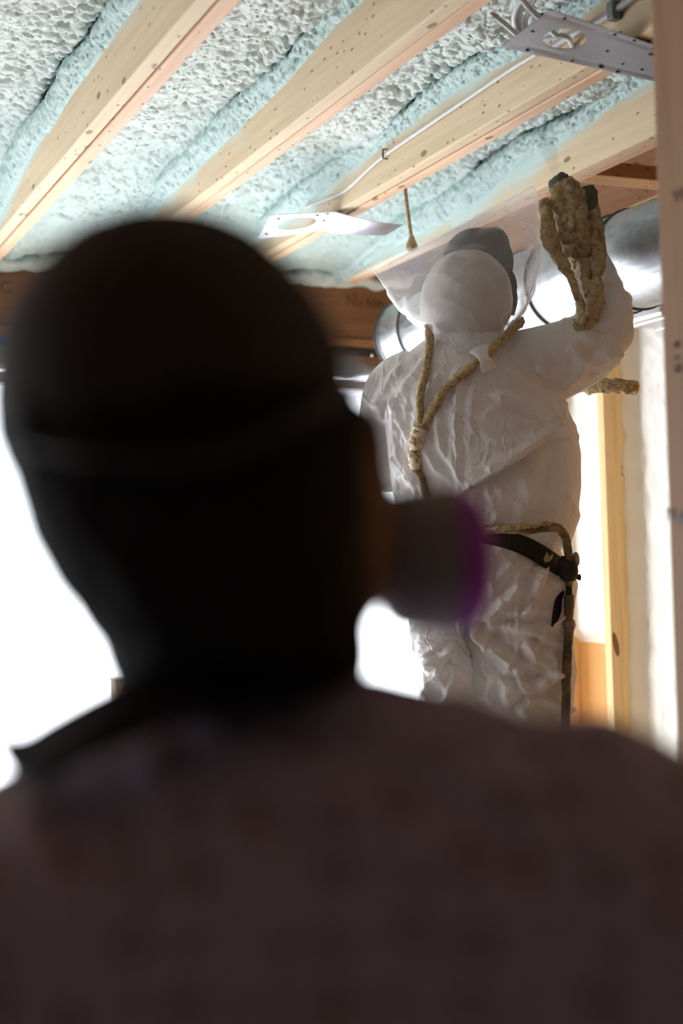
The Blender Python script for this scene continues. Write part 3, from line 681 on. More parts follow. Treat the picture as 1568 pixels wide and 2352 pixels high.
for a in ([(985, 815), (930, 880), (892, 950)], [(960, 812), (905, 870), (862, 935)], [(935, 826), (885, 880), (848, 950)], [(1010, 850), (960, 960), (930, 1040)], [(900, 900), (910, 1000), (912, 1110)],
          [(925, 960), (930, 1060), (950, 1130)], [(960, 1010), (1000, 1080), (1040, 1105)], [(1000, 940), (1012, 1030), (1048, 1080)], [(905, 1040), (930, 1090), (985, 1130)], [(868, 920), (880, 960), (890, 970)]):
    ridge(a, 0.009, 5)
for a in ([(1130, 900), (1200, 930), (1240, 960)], [(1150, 1010), (1215, 1020), (1285, 975)], [(1110, 1080), (1160, 1060), (1230, 1010)], [(1305, 785), (1335, 830), (1330, 870)], [(1320, 770), (1375, 790), (1400, 830)],
          [(1330, 765), (1390, 770), (1430, 790)], [(1340, 750), (1395, 745), (1435, 745)], [(1225, 770), (1245, 820), (1240, 880)], [(1180, 800), (1215, 850), (1280, 870)], [(1345, 700), (1380, 660), (1392, 640)], [(1320, 620), (1335, 690), (1330, 740)],
          [(1350, 840), (1390, 815), (1425, 800)], [(1290, 900), (1330, 860), (1345, 820)]):
    ridge(a, 0.009, 6)
# trouser creases fan out from the seat seam and the belt
fold([(1072, 1690), (1070, 1620), (1066, 1500), (1064, 1400)], 0.030, 15)
for a in ([(1070, 1425), (1160, 1405), (1230, 1340), (1262, 1290)], [(1075, 1440), (1130, 1480), (1180, 1530)], [(1085, 1430), (1120, 1500), (1190, 1560)], [(1078, 1480), (1110, 1520), (1120, 1560)], [(1120, 1430), (1220, 1450), (1290, 1430)],
          [(1100, 1470), (1160, 1510), (1200, 1555)], [(1130, 1540), (1120, 1600), (1140, 1620)], [(1135, 1540), (1165, 1580), (1170, 1625)], [(1160, 1420), (1220, 1400), (1280, 1412)], [(1200, 1300), (1170, 1370), (1140, 1400)],
          [(1240, 1300), (1225, 1370), (1200, 1420)], [(1180, 1290), (1150, 1330), (1120, 1350)], [(1150, 1590), (1230, 1580), (1300, 1545)], [(1200, 1470), (1240, 1520), (1300, 1560)], [(1085, 1500), (1090, 1560), (1100, 1625)],
          [(965, 1460), (1020, 1500), (1050, 1490)], [(1040, 1520), (1010, 1570), (985, 1610)], [(970, 1500), (1010, 1530), (1030, 1600)], [(1055, 1540), (1030, 1590), (1015, 1630)], [(950, 1440), (1000, 1460), (1055, 1450)], [(985, 1480), (1000, 1560), (990, 1610)],
          [(1220, 1600), (1205, 1650)], [(1250, 1480), (1260, 1540), (1240, 1600)]):
    ridge(a, 0.014, 6)
def crumple(cnt, bx, ang, ln, amp, wd):
    for _ in range(cnt):
        x0, y0 = RNG.uniform(bx[0], bx[2]), RNG.uniform(bx[1], bx[3]); a = RNG.normal(*ang); l = RNG.uniform(*ln); bnd = RNG.normal(0, 0.18)
        ridge([(x0, y0), (x0 + l * 0.5 * math.cos(a), y0 + l * 0.5 * math.sin(a)), (x0 + l * math.cos(a + bnd), y0 + l * math.sin(a + bnd))], RNG.uniform(0.5, 1.0) * amp, RNG.uniform(0.6, 1.2) * wd)
crumple(34, (1075, 1410, 1290, 1640), (0.75, 0.45), (50, 120), 0.0075, 4.5)
crumple(22, (1090, 1300, 1280, 1440), (2.2, 0.4), (50, 130), 0.006, 4.5)
crumple(26, (950, 1430, 1060, 1620), (1.9, 0.7), (40, 100), 0.0075, 4.0)
crumple(26, (890, 900, 1050, 1120), (1.25, 0.4), (60, 150), 0.005, 3.5)
crumple(16, (1060, 880, 1290, 1000), (0.3, 0.6), (50, 120), 0.0045, 3.5)
crumple(14, (1090, 1080, 1310, 1230), (1.5, 0.25), (60, 140), 0.005, 4.0)
crumple(16, (1300, 620, 1420, 860), (0.4, 1.0), (40, 90), 0.006, 4.0)
q = v * 9 + 0.35 * np.c_[vnoise(v * 7, 1), vnoise(v * 7, 2), vnoise(v * 7, 3)]
f1, f2 = worley(q, 5); cr1 = np.clip(1 - (f2 - f1) / 0.35, 0, 1)
f1, f2 = worley(q * 2.3, 8); cr2 = np.clip(1 - (f2 - f1) / 0.4, 0, 1)
legw = sstep(1260, 1420, qy); armw = sstep(1290, 1340, qx) * sstep(900, 840, qy)
amt = 0.35 + 0.9 * legw + 0.35 * armw
tri = 0
for k, (dx_, dy_, dz_, fq) in enumerate(((0.9, 0.2, 0.5, 7), (-0.6, 0.1, 0.8, 8), (0.8, -0.2, -0.6, 11), (0.3, 0.3, 0.9, 9), (-0.9, 0.2, 0.25, 13))):
    ph = (v @ np.array([dx_, dy_, dz_])) * fq + 0.9 * vnoise(v * 4.5, 40 + k)
    tri = tri + (1 - np.abs((ph % 1.0) - 0.5) * 4).clip(-0.2, 1) * sstep(0.0, 0.5, vnoise(v * 6.5, 60 + k)) * (8.0 / fq)
dsp += 0.0045 * amt * tri + 0.002 * amt * cr1 + 0.008 * fbm(v * np.array([5, 5, 4.0]), 9) * (0.5 + 0.5 * legw)
waist = np.exp(-((qy - 1262 - 0.18 * (qx - 1200)) / 26) ** 2)
dsp += -0.004 * waist + 0.004 * waist * np.sin(qx * 0.16 + 2 * vnoise(v * 12, 4))
setv(suit, v + n * dsp[:, None])
t = NT('thin_white_nonwoven'); fb = t.noise(t.coord(), 380, 3); fb2 = t.noise(t.coord(), 25, 3)
wp = t.n('VectorMath', {0: t.coord((14, 14, 9)), 1: t.n('TexNoise', {'Vector': t.coord(), 'Scale': 9.0, 'Detail': 2.0}).outputs[1]}, operation='ADD')
ve = t.n('TexVoronoi', {'Vector': wp.outputs[0], 'Scale': 1.0}, feature='DISTANCE_TO_EDGE'); ve2 = t.n('TexVoronoi', {'Vector': wp.outputs[0], 'Scale': 2.7}, feature='DISTANCE_TO_EDGE')
cz = t.math('ADD', t.mrange(ve.outputs[0], 0.0, 0.10, 1.0, 0.0), t.math('MULTIPLY', t.mrange(ve2.outputs[0], 0.0, 0.14, 1.0, 0.0), 0.4))
t.bump(t.math('ADD', t.math('MULTIPLY', fb, 0.12), cz), 0.45, 0.005)
t.fin(t.mix(fb2, (0.80, 0.78, 0.775), (0.90, 0.885, 0.885)), 0.5, 0, 0.35)
tr = t.n('BsdfTranslucent', {0: (0.90, 0.885, 0.88, 1)}); mx = t.n('MixShader', {0: 0.33, 1: t.b.outputs[0], 2: tr.outputs[0]})
t.t.links.new(mx.outputs[0], t.out.inputs[0]); m_suit = t.m
worker = empty('person', W(1120, 2190), 'person in thin white coverall and clear plastic head bag spraying foam overhead', 'person')
# --- the body inside: one continuous figure
def bsec(y, xc, hw, dep, dd=0.0): return (W(xc, y, dd), RT * hw, FW * dep)
btor = loft([bsec(1400, 1120, 0.15, 0.105), bsec(1300, 1115, 0.148, 0.10), bsec(1230, 1110, 0.135, 0.095), bsec(1100, 1100, 0.145, 0.10), bsec(960, 1090, 0.155, 0.105), bsec(880, 1085, 0.15, 0.09), bsec(830, 1082, 0.11, 0.07), bsec(790, 1078, 0.06, 0.055), bsec(745, 1072, 0.055, 0.055)], 20)
hand = [limb([W(1322, 525, 0.085), W(1310, 478, 0.095)], [0.028, 0.036])]
for k, (fx, ln) in enumerate(((1288, 0.9), (1300, 1.0), (1314, 0.95), (1328, 0.8))):
    hand.append(limb([W(fx + 4, 488, 0.10), W(fx - 2, 462 - 4 * ln, 0.10), W(fx - 5, 452, 0.075), W(fx - 2, 470 + 4 * ln, 0.058)], [0.0105, 0.010, 0.009, 0.008], 10, 4))
hand.append(limb([W(1335, 510, 0.085), W(1352, 492, 0.075), W(1346, 470, 0.058)], [0.011, 0.0105, 0.009], 10, 4))
lh = [limb([W(955, 1052, 0.37), W(1000, 1035, 0.42)], [0.027, 0.034])]
for k in range(4): lh.append(limb([W(995 + k * 3, 1022 + k * 9, 0.42), W(1030, 1018 + k * 9, 0.44), W(1045, 1022 + k * 9, 0.41), W(1030, 1028 + k * 9, 0.39)], [0.010, 0.0095, 0.009, 0.008], 10, 4))
lh.append(limb([W(985, 1020, 0.40), W(1010, 1006, 0.385), W(1030, 1014, 0.38)], [0.011, 0.0105, 0.009], 10, 4))
bhead = [ell(W(1078, 672, 0.02), (RT * 0.074, UPW * 0.105, FW * 0.088)), ell(W(1098, 650, 0.085), (RT * 0.014, UPW * 0.022, FW * 0.03)),
         ell(W(1150, 680, 0.03), (RT * 0.012, UPW * 0.03, FW * 0.016)), ell(W(1004, 690, 0.02), (RT * 0.012, UPW * 0.03, FW * 0.016))]
barm = [limb([W(1200, 850), W(1300, 825, -0.01), W(1388, 772, -0.01)], [0.055, 0.05, 0.042]), limb([W(1388, 772, -0.01), W(1362, 650, 0.03), W(1325, 520, 0.085)], [0.042, 0.038, 0.027]),
        limb([W(960, 870), W(885, 930, 0.05), W(872, 1070, 0.13)], [0.052, 0.046, 0.038]), limb([W(872, 1070, 0.13), W(900, 1082, 0.25), W(960, 1050, 0.38)], [0.038, 0.035, 0.026])]
bleg = [limb([W(1030, 1380), W(1022, 1600), W(1028, 1780), W(1030, 1960), W(1028, 2150, 0.02)], [0.075, 0.05, 0.042, 0.045, 0.034]), limb([W(1190, 1380), W(1196, 1600), W(1196, 1780), W(1192, 1960), W(1190, 2150, 0.02)], [0.095, 0.08, 0.06, 0.055, 0.04])]
bm_ = remesh([btor] + hand + lh + bhead + barm + bleg, 0.0058, 3)
t = NT('inner_clothes_and_skin'); c = t.n('TexCoord'); sx = t.n('SeparateXYZ', {0: c.outputs['Object']})
hz = W(1080, 765)[2]
m_body = t.fin(t.mix(t.mrange(sx.outputs[2], hz - 0.01, hz + 0.01), t.mix(t.noise(t.coord(), 20, 3), (0.22, 0.18, 0.16), (0.34, 0.29, 0.26)), (0.42, 0.25, 0.17)), 0.7)
link('body', bm_, m_body, worker, True)
link('coverall', suit, m_suit, worker, True)
# boots on the plank
m_boot = plain('boot_rubber', (0.05, 0.045, 0.04), 0.5)
zf = W(1030, 2150)[2]
PLAT = 0.40
for px in (1028, 1190):
    b = W(px, 2150, 0.02); sole = np.array([b[0], b[1], PLAT])
    fwd = np.array([FW[0], FW[1], 0]); fwd /= np.linalg.norm(fwd); sd_ = np.array([RT[0], RT[1], 0]); sd_ /= np.linalg.norm(sd_)
    pr = [loft([(np.array([b[0], b[1], z]), sd_ * r, fwd * r2) for z, r, r2 in ((PLAT + 0.03, 0.045, 0.06), (PLAT + 0.1, 0.05, 0.06), (PLAT + 0.2, 0.058, 0.062))], 16),
          loft([(sole + fwd * (a - 0.07) + np.array([0, 0, 0.036]), sd_ * r, np.array([0, 0, 0.034])) for a, r in ((0.0, 0.03), (0.03, 0.04), (0.12, 0.045), (0.2, 0.048), (0.25, 0.03))], 16)]
    link('boot', remesh(pr, 0.008, 3), m_boot, worker, True)
# --- hood ball, dark cap and mask straps inside the bag
t = NT('thin_hood_cloth'); fb2 = t.noise(t.coord(), 30, 3); t.bump(t.noise(t.coord(), 90, 4), 0.4, 0.004)
t.fin(t.mix(fb2, (0.40, 0.36, 0.34), (0.56, 0.53, 0.52)), 0.6); m_hood = t.m
tilt = (RT * 0.25 + UPW * 0.97); tilt /= np.linalg.norm(tilt); rl = np.cross(tilt, FW); rl /= np.linalg.norm(rl)
hood = remesh([ell(W(1070, 690, 0.0), (rl * 0.112, FW * 0.112, tilt * 0.128), 28, 18), ell(W(1075, 760, 0.0), (RT * 0.085, FW * 0.09, UPW * 0.07), 24, 12)], 0.005, 5)
v, n = getv(hood); q = v * 13
f1, f2 = worley(q, 31); tri = 0
for k, (dx_, dy_, dz_, fq) in enumerate(((0.3, 0.1, 0.95, 15), (0.9, 0.1, -0.4, 13), (0.7, -0.2, 0.7, 19))):
    ph = (v @ np.array([dx_, dy_, dz_])) * fq + 0.9 * vnoise(v * 9, 70 + k); tri = tri + (1 - np.abs((ph % 1.0) - 0.5) * 4).clip(-0.2, 1) * sstep(-0.1, 0.4, vnoise(v * 11, 80 + k))
v = v + n * (0.0028 * tri + 0.003 * fbm(v * 12, 6))[:, None]; setv(hood, v); link('hood', hood, m_hood, worker, True)
m_cap = plain('dark_grey_cap', (0.035, 0.037, 0.037), 0.8, nscale=200, var=0.3, bump=0.4)
capm = remesh([ell(W(1098, 600, 0.045), (rl * 0.088, FW * 0.09, tilt * 0.082), 28, 16), ell(W(1128, 575, 0.06), (rl * 0.045, FW * 0.07, tilt * 0.058), 24, 12)], 0.005, 5)
link('cap', capm, m_cap, worker, True)
strap = [W(1166, 622, 0.02), W(1176, 640, 0.02), W(1180, 665, 0.02), W(1183, 690, 0.015), W(1176, 722, 0.01)]
mk('mask_strap', *etube(spline(strap, 5), np.interp(np.linspace(0, 1, 21), [0, 0.45, 0.55, 1], [0.009, 0.009, 0.006, 0.006]), [0.012] * 21, FW, 12), m_cap, worker, True)
V, F = ell(W(1166, 690, 0.03), (RT * 0.008, FW * 0.02, UPW * 0.034), 14, 8); mk('face_mask', V, F, plain('white_mask', (0.85, 0.86, 0.88), 0.5), worker, True)
# --- clear plastic bag pulled over the head: flat seam at one end, gathered at the neck
t = NT('clear_plastic_bag'); n1 = t.noise(t.coord((1, 1, 1)), 55, 4); sp = t.noise(t.coord(), 420, 2)
t.fin((0.86, 0.86, 0.88), 0.16, 0, 0.6); t.bump(n1, 0.3, 0.004)
tp = t.n('BsdfTransparent'); trl = t.n('BsdfTranslucent', {0: (0.85, 0.85, 0.87, 1)})
film = t.n('MixShader', {0: 0.45, 1: t.b.outputs[0], 2: trl.outputs[0]})
lw = t.n('LayerWeight', {0: 0.5}); op = t.math('ADD', t.mrange(lw.outputs['Facing'], 0.25, 1.0, 0.22, 0.95), t.mrange(sp, 0.62, 0.72, 0.0, 0.22), True)
mx = t.n('MixShader', {0: op, 1: tp.outputs[0], 2: film.outputs[0]}); t.t.links.new(mx.outputs[0], t.out.inputs[0]); m_bag = t.m
SA, SB = W(858, 624, -0.02), W(1224, 428, 0.06)
NA, NB = W(986, 792, -0.01), W(1186, 746, 0.0)
V, F = [], []; nu, nv_ = 44, 96
for i in range(nu):
    u = i / (nu - 1)
    L = SA * (1 - u) + NA * u + (np.array(0.0)); R = SB * (1 - u) + NB * u
    R = R + RT * 0.045 * math.sin(math.pi * u) ** 0.8 * 1.0 + RT * 0.0
    L = L - RT * 0.012 * math.sin(math.pi * u)
    c = (L + R) / 2; hw = (R - L) / 2
    dep = 0.142 * min(1.0, (u / 0.55)) ** 0.75 if u < 0.85 else 0.142 - (u - 0.85) / 0.15 * 0.02
    sag = 0.035 * max(0, (u - 0.6) / 0.4) ** 1.5
    for j in range(nv_):
        a = 2 * math.pi * j / nv_; ca, sa = math.cos(a), math.sin(a)
        k = 2.0 + 0.0 * u
        V.append(c + hw * ca + FW * dep * sa - UPW * sag * max(0, -sa) * 1.0)
# hem skirt under the gather
for q_, (du, gr) in enumerate(((0.012, 0.99), (0.022, 1.0), (0.03, 1.05))):
    for j in range(nv_):
        a = 2 * math.pi * j / nv_; c = (NA + NB) / 2
        V.append(c + (NB - NA) / 2 * math.cos(a) * gr + FW * 0.122 * gr * math.sin(a) - UPW * (0.035 * max(0, -math.sin(a)) + du * (1 + 0.35 * math.sin(a * 13))))
for i in range(nu + 2):
    for j in range(nv_):
        a = i * nv_ + j; b = i * nv_ + (j + 1) % nv_; F.append((a, b, b + nv_, a + nv_))
me = bpy.data.meshes.new('plastic_bag'); me.from_pydata([tuple(map(float, x)) for x in V], [], F); me.update()
v, n = getv(me); uu = np.repeat(np.arange(nu + 3) / (nu + 2), nv_)
f1, f2 = worley(v * 11 + 0.3 * np.c_[vnoise(v * 9, 1), vnoise(v * 9, 2), vnoise(v * 9, 3)], 17)
v = v + n * ((0.006 * np.clip(1 - (f2 - f1) / 0.3, 0, 1) + 0.006 * fbm(v * 10, 21)) * sstep(0, 0.12, uu) * (0.5 + uu))[:, None]; setv(me, v)
bagob = link('plastic_bag', me, m_bag, worker, True)
mk('bag_seam', *tube(spline([SA, (SA + SB) / 2 + UPW * 0.003, SB], 20), 0.0022, 6), m_bag, bagob, True)
tl = [W(1100, 800, -0.15), W(1112, 824, -0.165), W(1124, 850, -0.16)]
t = NT('bag_tail_film'); t.fin((0.8, 0.79, 0.79), 0.3, 0, 0.5); t.bump(t.noise(t.coord((1, 1, 0.3)), 90, 3), 0.6, 0.006); mx = t.n('MixShader', {0: 0.55, 1: t.n('BsdfTransparent').outputs[0], 2: t.b.outputs[0]}); t.t.links.new(mx.outputs[0], t.out.inputs[0]); m_tail = t.m
mk('bag_tail', *etube(spline(tl, 5), [0.026, 0.022, 0.018, 0.015, 0.013, 0.013, 0.014, 0.016, 0.018, 0.019, 0.018], [0.009, 0.008, 0.006, 0.005, 0.004, 0.004, 0.004, 0.003, 0.003, 0.002, 0.001], FW, 14), m_tail, bagob, True)

# --- belt, tear
bvh = BVHTree.FromPolygons([tuple(x) for x in getv(suit)[0]], [tuple(p.vertices) for p in suit.polygons])
def hit(px, py, off=0.0):
    r = Vector(ray(px, py)); h = bvh.ray_cast(Vector(CAM), r.normalized())
    if h[0] is None: return W(px, py, -0.12)
    return np.array(h[0]) + np.array(h[1]) * off
m_belt = plain('black_webbing', (0.022, 0.020, 0.018), 0.75, nscale=150, var=0.4, bump=0.5)
def band(name, cl, wd, thick, mat, parent, lift=0.006):
    cl = spline([(a, b, 0) for a, b in cl], 8)[:, :2]; tg = np.gradient(cl, axis=0); tg /= np.linalg.norm(tg, axis=1)[:, None]; V, F = [], []
    wd = np.interp(np.linspace(0, 1, len(cl)), np.linspace(0, 1, len(wd)), wd)
    for k, ((x, y), (tx, ty)) in enumerate(zip(cl, tg)):
        for s in np.linspace(-1, 1, 7):
            p = hit(x - ty * s * wd[k] / 2, y + tx * s * wd[k] / 2, 0.0); V.append(p)
    V = np.array(V).reshape(len(cl), 7, 3)
    for _ in range(8): V[1:-1] = 0.5 * V[1:-1] + 0.25 * (V[:-2] + V[2:]); V[:, 1:-1] = 0.5 * V[:, 1:-1] + 0.25 * (V[:, :-2] + V[:, 2:])
    V = V - FW * lift; top = V - FW * thick; n_ = len(cl) * 7; A_ = np.vstack([V.reshape(-1, 3), top.reshape(-1, 3)])
    for i in range(len(cl) - 1):
        for j in range(6):
            a = i * 7 + j; F.append((a, a + 7, a + 8, a + 1)); F.append((n_ + a, n_ + a + 1, n_ + a + 8, n_ + a + 7))
        for j in (0, 6):
            a = i * 7 + j; F.append((a, n_ + a, n_ + a + 7, a + 7))
    return mk(name, A_, F, mat, parent, True)
belt = band('belt', [(960, 1216), (1030, 1216), (1090, 1226), (1150, 1236), (1205, 1254), (1250, 1280), (1290, 1306)], [34, 34, 36, 40, 42, 44, 40], 0.004, m_belt, worker)
band('foam_splash', [(1243, 1262), (1252, 1278), (1256, 1290)], [10, 16, 14], 0.003, plain('dried_foam', (0.55, 0.46, 0.30), 0.8, nscale=90), belt, 0.012)
band('coverall_tear', [(1294, 1358), (1283, 1375), (1279, 1400), (1274, 1422), (1266, 1438)], [5, 15, 20, 16, 4], 0.001, plain('black_tear', (0.012, 0.012, 0.012), 0.9), worker, 0.003)
fl = [hit(x, y, 0.007) for x, y in ((1290, 1353), (1299, 1356), (1294, 1372), (1292, 1390), (1297, 1404), (1292, 1420), (1272, 1438))]
mk('torn_edge', *tube(spline(fl, 6), 0.003, 8), m_suit, worker, True)

# ================================================================== AIR HOSE on his back
def crust(name, pts, r, mat, parent, rough=0.25, m=10, n=14, seed=1):
    s = spline(pts, m); rr = np.interp(np.linspace(0, 1, len(s)), np.linspace(0, 1, len(np.atleast_1d(r))), np.atleast_1d(r))
    V, F = tube(s, rr, n); me = bpy.data.meshes.new(name); me.from_pydata([tuple(map(float, x)) for x in V], [], F); me.update()
    v, nn = getv(me); k = np.mean(rr) * rough; f1, _ = worley(v * 130, seed)
    v = v + nn * (k * (0.9 - f1 * 1.3) + k * 1.4 * fbm(v * 60, seed))[:, None]; setv(me, v); return link(name, me, mat, parent, True)
m_hose = plain('black_hose', (0.035, 0.03, 0.025), 0.55, nscale=120, var=0.4)
t = NT('grimy_hose'); n1 = t.noise(t.coord(), 22, 4, 0.6); n2 = t.noise(t.coord(), 240, 2)
m_grime = t.fin(t.mix(t.mrange(n2, 0.5, 0.7, 0, 0.5), t.ramp(n1, [(0.4, (0.05, 0.038, 0.022)), (0.55, (0.16, 0.11, 0.055)), (0.7, (0.34, 0.25, 0.13))]), (0.36, 0.27, 0.15)), 0.7)
m_brass = plain('dirty_brass', (0.34, 0.21, 0.08), 0.45, 0.7, nscale=70, var=0.3)
t = NT('crust_pale'); n1 = t.noise(t.coord(), 80, 4, 0.6)
m_pale = t.fin(t.ramp(n1, [(0.35, (0.30, 0.20, 0.09)), (0.45, (0.70, 0.58, 0.40)), (0.7, (0.80, 0.72, 0.56))]), 0.8); t.bump(n1, 0.5, 0.005)
hr = 0.0098
ah = empty('air_hose', hit(962, 1010), 'foam-caked breathing air hose forked down the back of the white coverall', 'hose')
crust('left_branch', [hit(998, 772, 0.03), hit(990, 800, hr), hit(978, 860, hr), hit(970, 920, hr), hit(964, 988, hr)], hr, m_crust, ah, 0.12, seed=3)
crust('right_branch', [W(1188, 748, 0.04), hit(1168, 772, 0.04), hit(1135, 805, 0.02), hit(1090, 840, hr), hit(1040, 885, hr), hit(1005, 930, hr), hit(980, 975, hr), hit(972, 992, hr)], hr * 1.08, m_crust, ah, 0.2, seed=4)
crust('fork_fitting', [hit(972, 984, hr), hit(966, 1000, hr), hit(961, 1018, hr), hit(960, 1034, hr)], [0.017, 0.020, 0.017, 0.013], m_pale, ah, 0.22, seed=5)
crust('foam_lump', [hit(960, 1036, hr), hit(958, 1055, hr), hit(962, 1076, hr)], [0.013, 0.0155, 0.013], m_pale, ah, 0.22, seed=6)
crust('waist_hose', [hit(960, 1074, hr), hit(970, 1108, hr), hit(990, 1150, hr), hit(1030, 1195, hr), hit(1090, 1213, hr), hit(1150, 1212, 0.02), hit(1200, 1206, 0.025), hit(1250, 1204, 0.03), W(1282, 1214, -0.16), W(1299, 1238, -0.14), W(1305, 1272, -0.125)], hr, m_grime, ah, 0.1, seed=7)
crust('dried_foam', [hit(1110, 1208, 0.02), hit(1150, 1206, 0.03), hit(1200, 1200, 0.034), hit(1250, 1198, 0.038)], [0.004, 0.007, 0.006, 0.003], m_crust, ah, 0.6, seed=17)
c1 = lambda y, dd=-0.125: W(1306, y, dd)
V, F = tube([c1(1271), c1(1274), c1(1277)], 0.0095, 14); mk('yellow_ring', V, F, plain('yellow_plastic', (0.75, 0.55, 0.02), 0.4), ah, True)
V, F = tube([c1(1276), c1(1290)], 0.0115, 6); mk('brass_nut', V, F, m_brass, ah)
vb = remesh([tube([c1(1288), c1(1335)], 0.0165, 12), ell(W(1293, 1305, -0.13), (RT * 0.014, FW * 0.012, UPW * 0.03)), ell(W(1309, 1310, -0.135), (RT * 0.019, FW * 0.018, UPW * 0.024)), tube([W(1316, 1318, -0.125), W(1331, 1328, -0.115)], 0.006, 8), ell(W(1331, 1326, -0.115), (RT * 0.003, FW * 0.01, UPW * 0.009))], 0.0032, 1)
link('valve_body', vb, m_hose, ah, True)
V, F = ell(W(1322, 1285, -0.12), (RT * 0.009, FW * 0.013, UPW * 0.018), 14, 8); mk('valve_knob', V, F, m_crust, ah, True)
for y0, y1, r, mm, nm in ((1332, 1346, 0.0095, m_brass, 'brass_nut'), (1346, 1366, 0.0075, m_hose, 'nipple'), (1366, 1398, 0.0125, plain('worn_coupling', (0.16, 0.13, 0.09), 0.5, 0.5, 60), 'coupling'), (1398, 1416, 0.0108, m_brass, 'brass_collar'), (1416, 1424, 0.009, m_brass, 'nipple'), (1424, 1440, 0.0145, plain('grey_clamp', (0.30, 0.27, 0.23), 0.5, 0.6, 60), 'hose_clamp')):
    a, b = c1(y0), c1(y1); V, F = tube([a, a + (b - a) * 0.08, a + (b - a) * 0.5, a + (b - a) * 0.92, b], [r * 0.93, r, r, r, r * 0.93], 16); mk(nm, V, F, mm, ah)
crust('supply_hose', [c1(1438), W(1304, 1480, -0.125), W(1301, 1540, -0.12), W(1299, 1640, -0.12), W(1300, 1800, -0.11), W(1310, 2000, -0.1), W(1370, 2190, -0.10), W(1390, 2380, -0.12), W(1400, 2560, -0.15), W(1420, 2600, 0.0), W(1430, 2585, 0.6)], 0.0105, m_grime, ah, 0.08, seed=9)

# ================================================================== SPRAY GUN
def lumpy(name, prims, mat, parent, amp=0.008, vox=0.004, seed=2):
    me = remesh(prims, vox, 2); v, n = getv(me); f1, _ = worley(v * np.array([45, 45, 45]), seed); f2, _ = worley(v * 110, seed + 1)
    v = v + n * (amp * (0.55 - f1) + amp * 0.4 * (0.5 - f2) + amp * 0.8 * fbm(v * 22, seed))[:, None]; setv(me, v); return link(name, me, mat, parent, True)
t = NT('gun_foam_crust'); n1 = t.noise(t.coord(), 60, 5, 0.65); n2 = t.noise(t.coord(), 16, 3)
col = t.ramp(n1, [(0.30, (0.16, 0.11, 0.055)), (0.45, (0.36, 0.265, 0.14)), (0.62, (0.48, 0.375, 0.215)), (0.78, (0.60, 0.51, 0.34))]); t.bump(n1, 0.7, 0.008); m_gun = t.fin(col, 0.85)
m_gung = plain('grey_green_crust', (0.16, 0.17, 0.13), 0.8, nscale=80, var=0.35, bump=0.6)
gun = empty('spray_gun', W(1320, 610, 0.03), 'foam-encrusted spray gun with twin hoses raised in the right hand', 'spray gun')
lumpy('gun_body', [etube([W(1288, 420, 0.02), W(1300, 450, 0.02), W(1316, 520, 0.02), W(1332, 580, 0.02), W(1342, 612, 0.02)], [0.034, 0.044, 0.046, 0.043, 0.026], [0.03, 0.036, 0.036, 0.032, 0.02], FW, 18)], m_gun, gun, 0.011, seed=4)
lumpy('nozzle', [etube([W(1278, 404, 0.02), W(1284, 412, 0.02), W(1292, 432, 0.02)], [0.022, 0.030, 0.032], [0.02, 0.026, 0.026], FW, 16)], m_gung, gun, 0.005, seed=6)
lumpy('air_cap', [etube([W(1345, 430, 0.03), W(1350, 450, 0.03), W(1356, 490, 0.03)], [0.018, 0.024, 0.02], [0.02, 0.024, 0.02], FW, 14)], m_gung, gun, 0.005, seed=7)
lumpy('left_hose', [limb([W(1247, 456, 0.01), W(1252, 500, 0.0), W(1266, 556, -0.01), W(1294, 610, -0.03), W(1318, 660, -0.06), W(1338, 720, -0.09), W(1346, 744, -0.10)], [0.014, 0.0175, 0.018, 0.015, 0.0125, 0.0125, 0.013])], m_gun, gun, 0.0065, seed=8)
lumpy('right_hose', [limb([W(1358, 470, 0.03), W(1371, 540, 0.02), W(1374, 610, -0.01), W(1366, 660, -0.05), W(1355, 710, -0.09), W(1345, 744, -0.10)], [0.016, 0.018, 0.017, 0.0145, 0.013, 0.013])], m_gun, gun, 0.0065, seed=9)
lumpy('air_line', [limb([W(1340, 600, 0.0), W(1344, 640, -0.03), W(1352, 680, -0.07)], [0.018, 0.015, 0.012])], m_gun, gun, 0.005, seed=10)
lumpy('hose_bend', [limb([W(1372, 640, -0.05), W(1376, 680, -0.07), W(1368, 715, -0.09), W(1345, 742, -0.10), W(1318, 748, -0.09)], [0.011, 0.015, 0.017, 0.018, 0.014])], m_gun, gun, 0.0065, seed=11)
# supply hose whip that loops behind the shoulder
gh = empty('hose_whip', W(1400, 886, 0.22), 'short foam-caked hose poking out right of the white coverall below the elbow', 'hose')
crust('hose', [W(1270, 830, 0.22), W(1290, 872, 0.24), W(1350, 880, 0.22), W(1400, 885, 0.20), W(1440, 888, 0.20), W(1453, 890, 0.23), W(1440, 892, 0.28), W(1380, 892, 0.31), W(1280, 900, 0.31), W(1190, 1000, 0.30), W(1170, 1300, 0.30), W(1180, 1800, 0.30), W(1185, 2090, 0.32), W(1150, 2125, 0.5)],
      [0.014, 0.016, 0.018, 0.018, 0.017, 0.014] + [0.013] * 8, m_crust, gh, 0.3, seed=12)
# mist leaving the nozzle
t = NT('spray_mist'); t.t.nodes.remove(t.b); vs = t.n('VolumeScatter', {0: (0.9, 0.96, 0.96, 1), 1: 4.5}); t.t.links.new(vs.outputs[0], t.out.inputs['Volume'])
gp = [W(1279, 406, 0.02), W(1268, 370, 0.02), W(1256, 330, 0.03), W(1240, 300, 0.05)]
mistm = bpy.data.meshes.new('spray_mist'); V, F = tube(spline(gp, 5), np.linspace(0.008, 0.034, 16), 14); mistm.from_pydata([tuple(map(float, x)) for x in V], [], F)
tag(link('spray_mist', mistm, t.m), 'faint pale spray mist between the gun nozzle and the joist', 'mist', kind='stuff')

